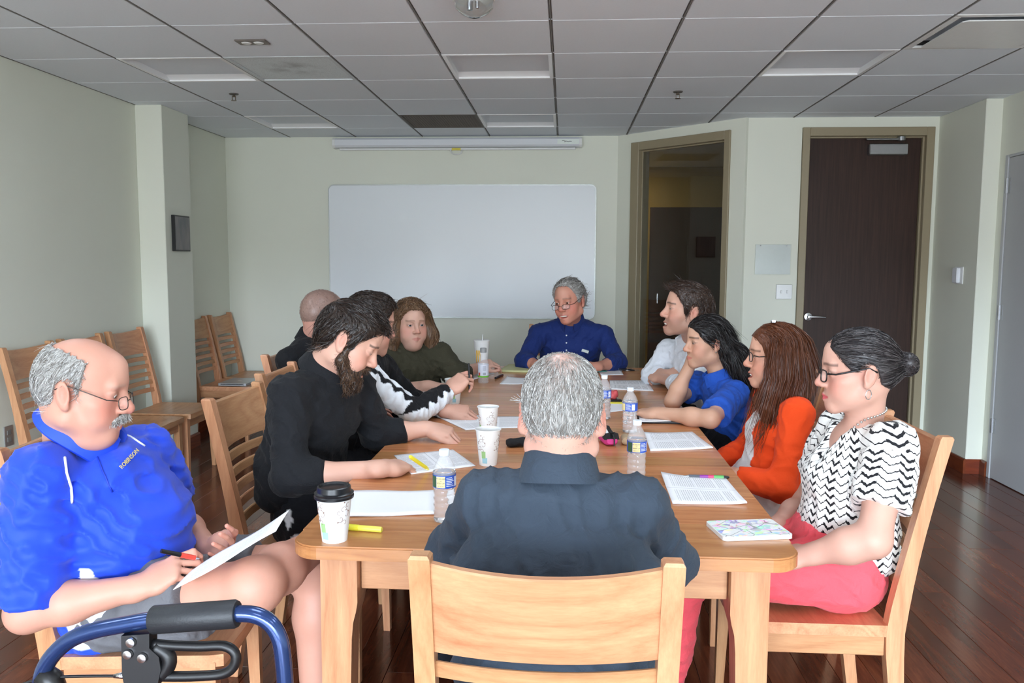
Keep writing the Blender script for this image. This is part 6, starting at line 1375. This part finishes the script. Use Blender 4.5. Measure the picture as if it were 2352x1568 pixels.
# pink pencil case
x, y, z = PZ(1403, 1024, TZ); e = empty('pencil_case', (x-.01, y+.06, TZ), .18, label='open pink and black pencil case right of the foreground man\'s head', cat='pencil case')
def pouch(zf): return [(w*math.copysign(abs(math.cos(a))**.7, math.cos(a)), h_) for a in () for w, h_ in ()]
secs = []
for k in range(11):
    u = k/10; yy = -.075+.15*u; s_ = (1-abs(2*u-1)**6*.35); q = []
    for a in np.linspace(-math.pi*1.0, 0, 13): q.append((.030*s_*math.copysign(abs(math.cos(a))**.6, math.cos(a)), yy, .030+.030*s_*math.copysign(abs(math.sin(a))**.6, math.sin(a))))
    secs.append(q)
MB().loft(secs, close=True).build('pink_body', plain('neoprene_pink', srgb(226, 70, 150), .7), e, smooth=.8)
secs2 = [[(-x_*.98 if False else x_*s2, yy, zz) for x_, yy, zz, s2 in ((-.030, -.075+.15*u, .028, 1), (-.024, -.075+.15*u, .052-.012*math.sin(u*3.1), 1), (-.008, -.073+.146*u, .058-.016*math.sin(u*3.1), 1), (-.006, -.073+.146*u, .034, 1), (.006, -.073+.146*u, .034, 1), (.008, -.073+.146*u, .058-.016*math.sin(u*3.1), 1), (.024, -.075+.15*u, .052-.012*math.sin(u*3.1), 1), (.030, -.075+.15*u, .028, 1))] for u in np.linspace(0, 1, 9)]
MB().loft(secs2).build('black_zip_top', plain('neoprene_black', srgb(28, 28, 30), .8), e, smooth=.6)
MB().box((-.012, -.01, .056), (.012, .07, .006), .002, R=Matrix.Rotation(.25, 3, 'X')).build('eraser', m_white, e); MB().tube([(.002, -.078, .05), (.006, -.09, .03), (.004, -.095, .008)], .003, 6).build('zip_pull', m_black, e)
x, y, z = PZ(1437, 1018, TZ); e = empty('tan_pouch', (x, y, TZ), .2, label='small tan pouch between pencil case and water bottle', cat='pouch')
F = Fld(); F.ec((x, y-.03, TZ+.016), (x, y+.04, TZ+.016), (1, 0, 0), (.02, .0155), (.018, .0155), k=.01); V, Fc = polygonise(F, .004); np_mesh('pouch_body', V, Fc, plain('tan_cloth', srgb(176, 150, 118), .8), e); MB().tube([(-.017, -.034, .024), (0, -.038, .027), (.017, -.034, .024)], .0016, 5).build('pouch_seam', m_brown, e); kids(e)[0].matrix_parent_inverse = Matrix.Translation((-x, -y, -TZ)); e.rotation_euler = (0, 0, 0)
x, y, z = PZ(1406, 921, TZ); e = empty('phone', (x, y, TZ), .3, label='small black phone under the red toy', cat='phone')
MB().box((0, 0, .008), (.065, .12, .016), .004).build('phone_body', m_black, e); MB().box((0, 0, .0165), (.056, .10, .001)).build('phone_screen', plain('dark_screen', srgb(20, 22, 28), .1), e)
F = Fld(); bx_, by_ = x, y
for k in range(14): a = k*2.4; F.el((x+.018*math.cos(a), y+.022*math.sin(a), TZ+.035+.014*math.sin(k*1.7)), (.012, .012, .012), k=.006)
F.el((x, y, TZ+.034), (.024, .03, .017), k=.01); V, Fc = polygonise(F, .004); V[:, 2] = np.maximum(V[:, 2], TZ+.0175); ob = np_mesh('red_toy', V-np.array([x, y, TZ+.0175]), Fc, plain('toy_red', srgb(206, 84, 86), .5)); ob.location = (x, y, TZ+.0175); tag(ob, 'knobbly red toy lying on the black phone', 'toy')
x, y, z = PZ(1417, 927, TZ); ob = MB().box((0, 0, .003), (.07, .03, .005), .001).build('sticky_note', plain('sticky_yellow', srgb(228, 214, 70), .6)); ob.location = (x, y, TZ+.002); tag(ob, 'yellow sticky pad in front of the black phone', 'sticky note')
x, y, z = PZ(1188, 1026, TZ); F = Fld(); F.ec((x-.03, y, TZ+.016), (x+.06, y+.03, TZ+.018), (0, 1, 0), (.03, .0155), (.03, .017), k=.01); V, Fc = polygonise(F, .005, folds(5, .003, .03), .004); V[:, 2] = np.maximum(V[:, 2], TZ+.0005)
ob = np_mesh('black_pouch', V-np.array([x, y, TZ]), Fc, plain('soft_black', srgb(22, 22, 24), .9)); ob.location = (x, y, TZ); tag(ob, 'black cloth pouch left of the foreground man\'s head', 'pouch')
# keys
x, y, z = PZ(1440, 852, TZ); e = empty('key_bunch', (x, y, TZ), label='bunch of black-headed keys at the far table end', cat='keys')
MB().tube([(.022*math.cos(q), .022*math.sin(q), .004) for q in np.linspace(0, 6.283, 17)], .0018, 6).build('key_ring', m_chrome, e, smooth=True)
for k, a in enumerate((.2, 1.0, 1.9, 2.9, 4.2)):
    c_, s_ = math.cos(a), math.sin(a); kk = MB().box((c_*.036, s_*.036, .006+.002*k), (.028, .022, .007), .002, a).build('key', m_black, e); MB().box((c_*.066, s_*.066, .006+.002*k), (.034, .008, .0022), 0, a).build('key_blade', m_chrome, kk)
# tablet in a painted cover
C = [PZ(x_, y_, TZ) for x_, y_ in ((1629, 1205), (1784, 1199), (1809, 1238), (1652, 1243))]; cc = np.mean(C, 0); ux = (C[1]+C[2]-C[0]-C[3])/2; uy = (C[0]+C[1]-C[2]-C[3])/2; Wd, Hd = np.linalg.norm(ux[:2]), np.linalg.norm(uy[:2])
e = empty('tablet', (cc[0], cc[1], TZ), math.atan2(ux[1], ux[0]), label='tablet in a white cover with a coloured tree drawing', cat='tablet')
MB().prism(rrect(Wd, Hd, .012), .0005, .011).build('tablet_cover', m_white, e)
t = NT('tree_drawing'); v = t.coords(); vo = t.n('TexVoronoi', {'Vector': t.coords((1, 1.7, 1)), 'Scale': 42.0}); ve = t.n('TexVoronoi', {'Vector': t.coords((1, 1.4, 1)), 'Scale': 17.0}, feature='DISTANCE_TO_EDGE')
hs = t.n('HueSaturation'); t.put(hs.inputs['Color'], vo.outputs['Color']); hs.inputs['Saturation'].default_value = .8; hs.inputs['Value'].default_value = 1.3
fl = t.math('MULTIPLY', t.math('GREATER_THAN', t.noise(v, 60, 2), .5), .7); br = t.math('LESS_THAN', ve.outputs['Distance'], .022)
t.set(col=t.mix(t.math('MULTIPLY', br, .6), t.mix(fl, srgb(240, 242, 240), hs.outputs[0]), srgb(84, 78, 88)), rough=.35)
MB().prism(rrect(Wd-.006, Hd-.006, .010), .011, .0116).build('cover_drawing', t.m, e)
# laptop on the chair behind the column
C = [PZ(x_, y_, .47) for x_, y_ in ((488, 886), (592, 884), (622, 868), (520, 871))]; cx_, cy_ = -2.72, 6.66
e = empty('laptop', (cx_, cy_, .453), 0, label='closed silver laptop on the seat of the chair behind the column', cat='laptop'); m_alu = plain('laptop_aluminium', srgb(188, 192, 196), .35, metal=.6)
MB().prism(rrect(.24, .33, .012), .0, .011).build('laptop_base', m_alu, e); MB().prism(rrect(.24, .33, .012), .0125, .019).build('laptop_lid', m_alu, e); MB().box((0, -.163, .0115), (.19, .004, .006)).build('hinge_strip', m_black, e); MB().lathe([(.001, .0192), (.018, .0192), (.018, .0194), (.001, .0195)], n=20).build('lid_logo', m_white, e)
# rollator walker in the foreground
WY = 1.12; m_tube = NT('metallic_blue_tube'); m_tube.set(col=srgb(38, 62, 112), rough=.22, metal=.55, coat=.5); m_tube = m_tube.m; m_grp = plain('foam_grip', srgb(34, 36, 40), .5, bump=.2)
w0 = PX(350, 1440, WY); e = empty('walker', (-.5, .86, 0), label='blue rollator walker handle with black grip and brake lever in the foreground', cat='walker')
pts = [PX(x_, y_, WY) for x_, y_ in ((92, 1580), (100, 1540), (125, 1500), (165, 1467), (220, 1447), (290, 1433), (350, 1423), (450, 1415), (545, 1409), (590, 1413), (622, 1432), (642, 1466), (650, 1510), (655, 1568))]
def wpart(name, mb, mat, **k): o = mb.build(name, mat, e, **k); o.matrix_parent_inverse = Matrix.Translation((.5, -.86, 0)); return o
def smooth_pts(P, n=4):
    P = [np.array(p) for p in P]; out = []
    for i in range(len(P)-1):
        p0, p1, p2, p3 = P[max(i-1, 0)], P[i], P[i+1], P[min(i+2, len(P)-1)]
        for k in range(n): t_ = k/n; out.append(.5*((2*p1)+(-p0+p2)*t_+(2*p0-5*p1+4*p2-p3)*t_**2+(-p0+3*p1-3*p2+p3)*t_**3))
    return out+[P[-1]]
loop = smooth_pts(pts); dn = np.array([0, 0, -1.0])
for sgn, yo in ((0, 0), (1, -.52)):
    P_ = [p+np.array([0, yo, 0]) for p in loop]; P_ = [P_[0]+np.array([-.03, 0, -(P_[0][2]-.09)])]+P_+[P_[-1]+np.array([.06, 0, -(P_[-1][2]-.09)])]
    wpart('frame_tube', MB().tube(P_, .0122, 14), m_tube, smooth=True)
    g0, g1 = PX(350, 1423, WY)+np.array([0, yo, 0]), PX(546, 1409, WY)+np.array([0, yo, 0]); d = g1-g0
    wpart('hand_grip', MB().tube([g0-d*.0, g0+d*.02, g0+d*.5, g0+d*.97, g1], [.0185, .0205, .0205, .0205, .0185], 18), m_grp, smooth=.8)
    for q in (P_[0], P_[-1]):
        wpart('wheel', MB().lathe([(.02, -.014), (.075, -.016), (.088, -.008), (.088, .008), (.075, .016), (.02, .014)], (q[0], q[1], .089), 28, Matrix.Rotation(math.pi/2, 3, 'X')), m_black, smooth=.7)
for xx in (loop[0][0]-.03, loop[-1][0]+.05): wpart('cross_bar', MB().tube([(xx, WY, .30), (xx, WY-.52, .30)], .01, 10), m_tube, smooth=True)
pl_ = [(288, 1452), (352, 1447), (352, 1480), (374, 1500), (378, 1530), (370, 1568), (330, 1600), (300, 1590), (290, 1540)]; P3 = [PX(x_, y_, WY) for x_, y_ in pl_]
mb = MB(); nq = len(P3); mb.add([tuple(p+np.array([0, -.012, 0])) for p in P3]+[tuple(p+np.array([0, .012, 0])) for p in P3], [tuple(range(nq)), tuple(range(2*nq-1, nq-1, -1))]+[(i, i+nq, (i+1) % nq+nq, (i+1) % nq) for i in range(nq)])
bk = wpart('brake_bracket', mb, m_black)
for x_, y_ in ((312, 1465), (305, 1492), (338, 1500)):
    p = PX(x_, y_, WY)+np.array([0, -.013, 0]); o = MB().lathe([(.001, 0), (.0075, 0), (.0065, .004), (.001, .005)], tuple(p), 14, Matrix.Rotation(math.pi/2, 3, 'X')).build('bolt', m_chrome, e, smooth=.6); o.matrix_parent_inverse = Matrix.Translation((.5, -.86, 0))
lv = smooth_pts([PX(x_, y_, WY) for x_, y_ in ((352, 1478), (400, 1482), (460, 1484), (515, 1483), (540, 1500), (538, 1528), (512, 1547), (450, 1552), (395, 1553), (360, 1552))])
wpart('brake_lever', MB().tube(lv, .0075, 10), m_black, smooth=True)
wpart('lever_web', MB().tube(smooth_pts([PX(x_, y_, WY) for x_, y_ in ((358, 1484), (385, 1502), (388, 1525), (372, 1550))]), .011, 10), m_black, smooth=True)
wpart('brake_cable', MB().tube(smooth_pts([PX(x_, y_, WY) for x_, y_ in ((290, 1552), (220, 1552), (140, 1554), (80, 1562), (40, 1575))]), .0022, 6), m_black, smooth=True)
wpart('cable_ferrule', MB().tube([PX(262, 1552, WY), PX(290, 1550, WY)], [.003, .006], 8), m_chrome, smooth=True)
wpart('strap', MB().tube([PX(96, 1545, WY), PX(120, 1562, WY), PX(128, 1585, WY)], [.016, .017, .016], 10), m_black, smooth=True)
print('script', round(time.time()-T0, 1))
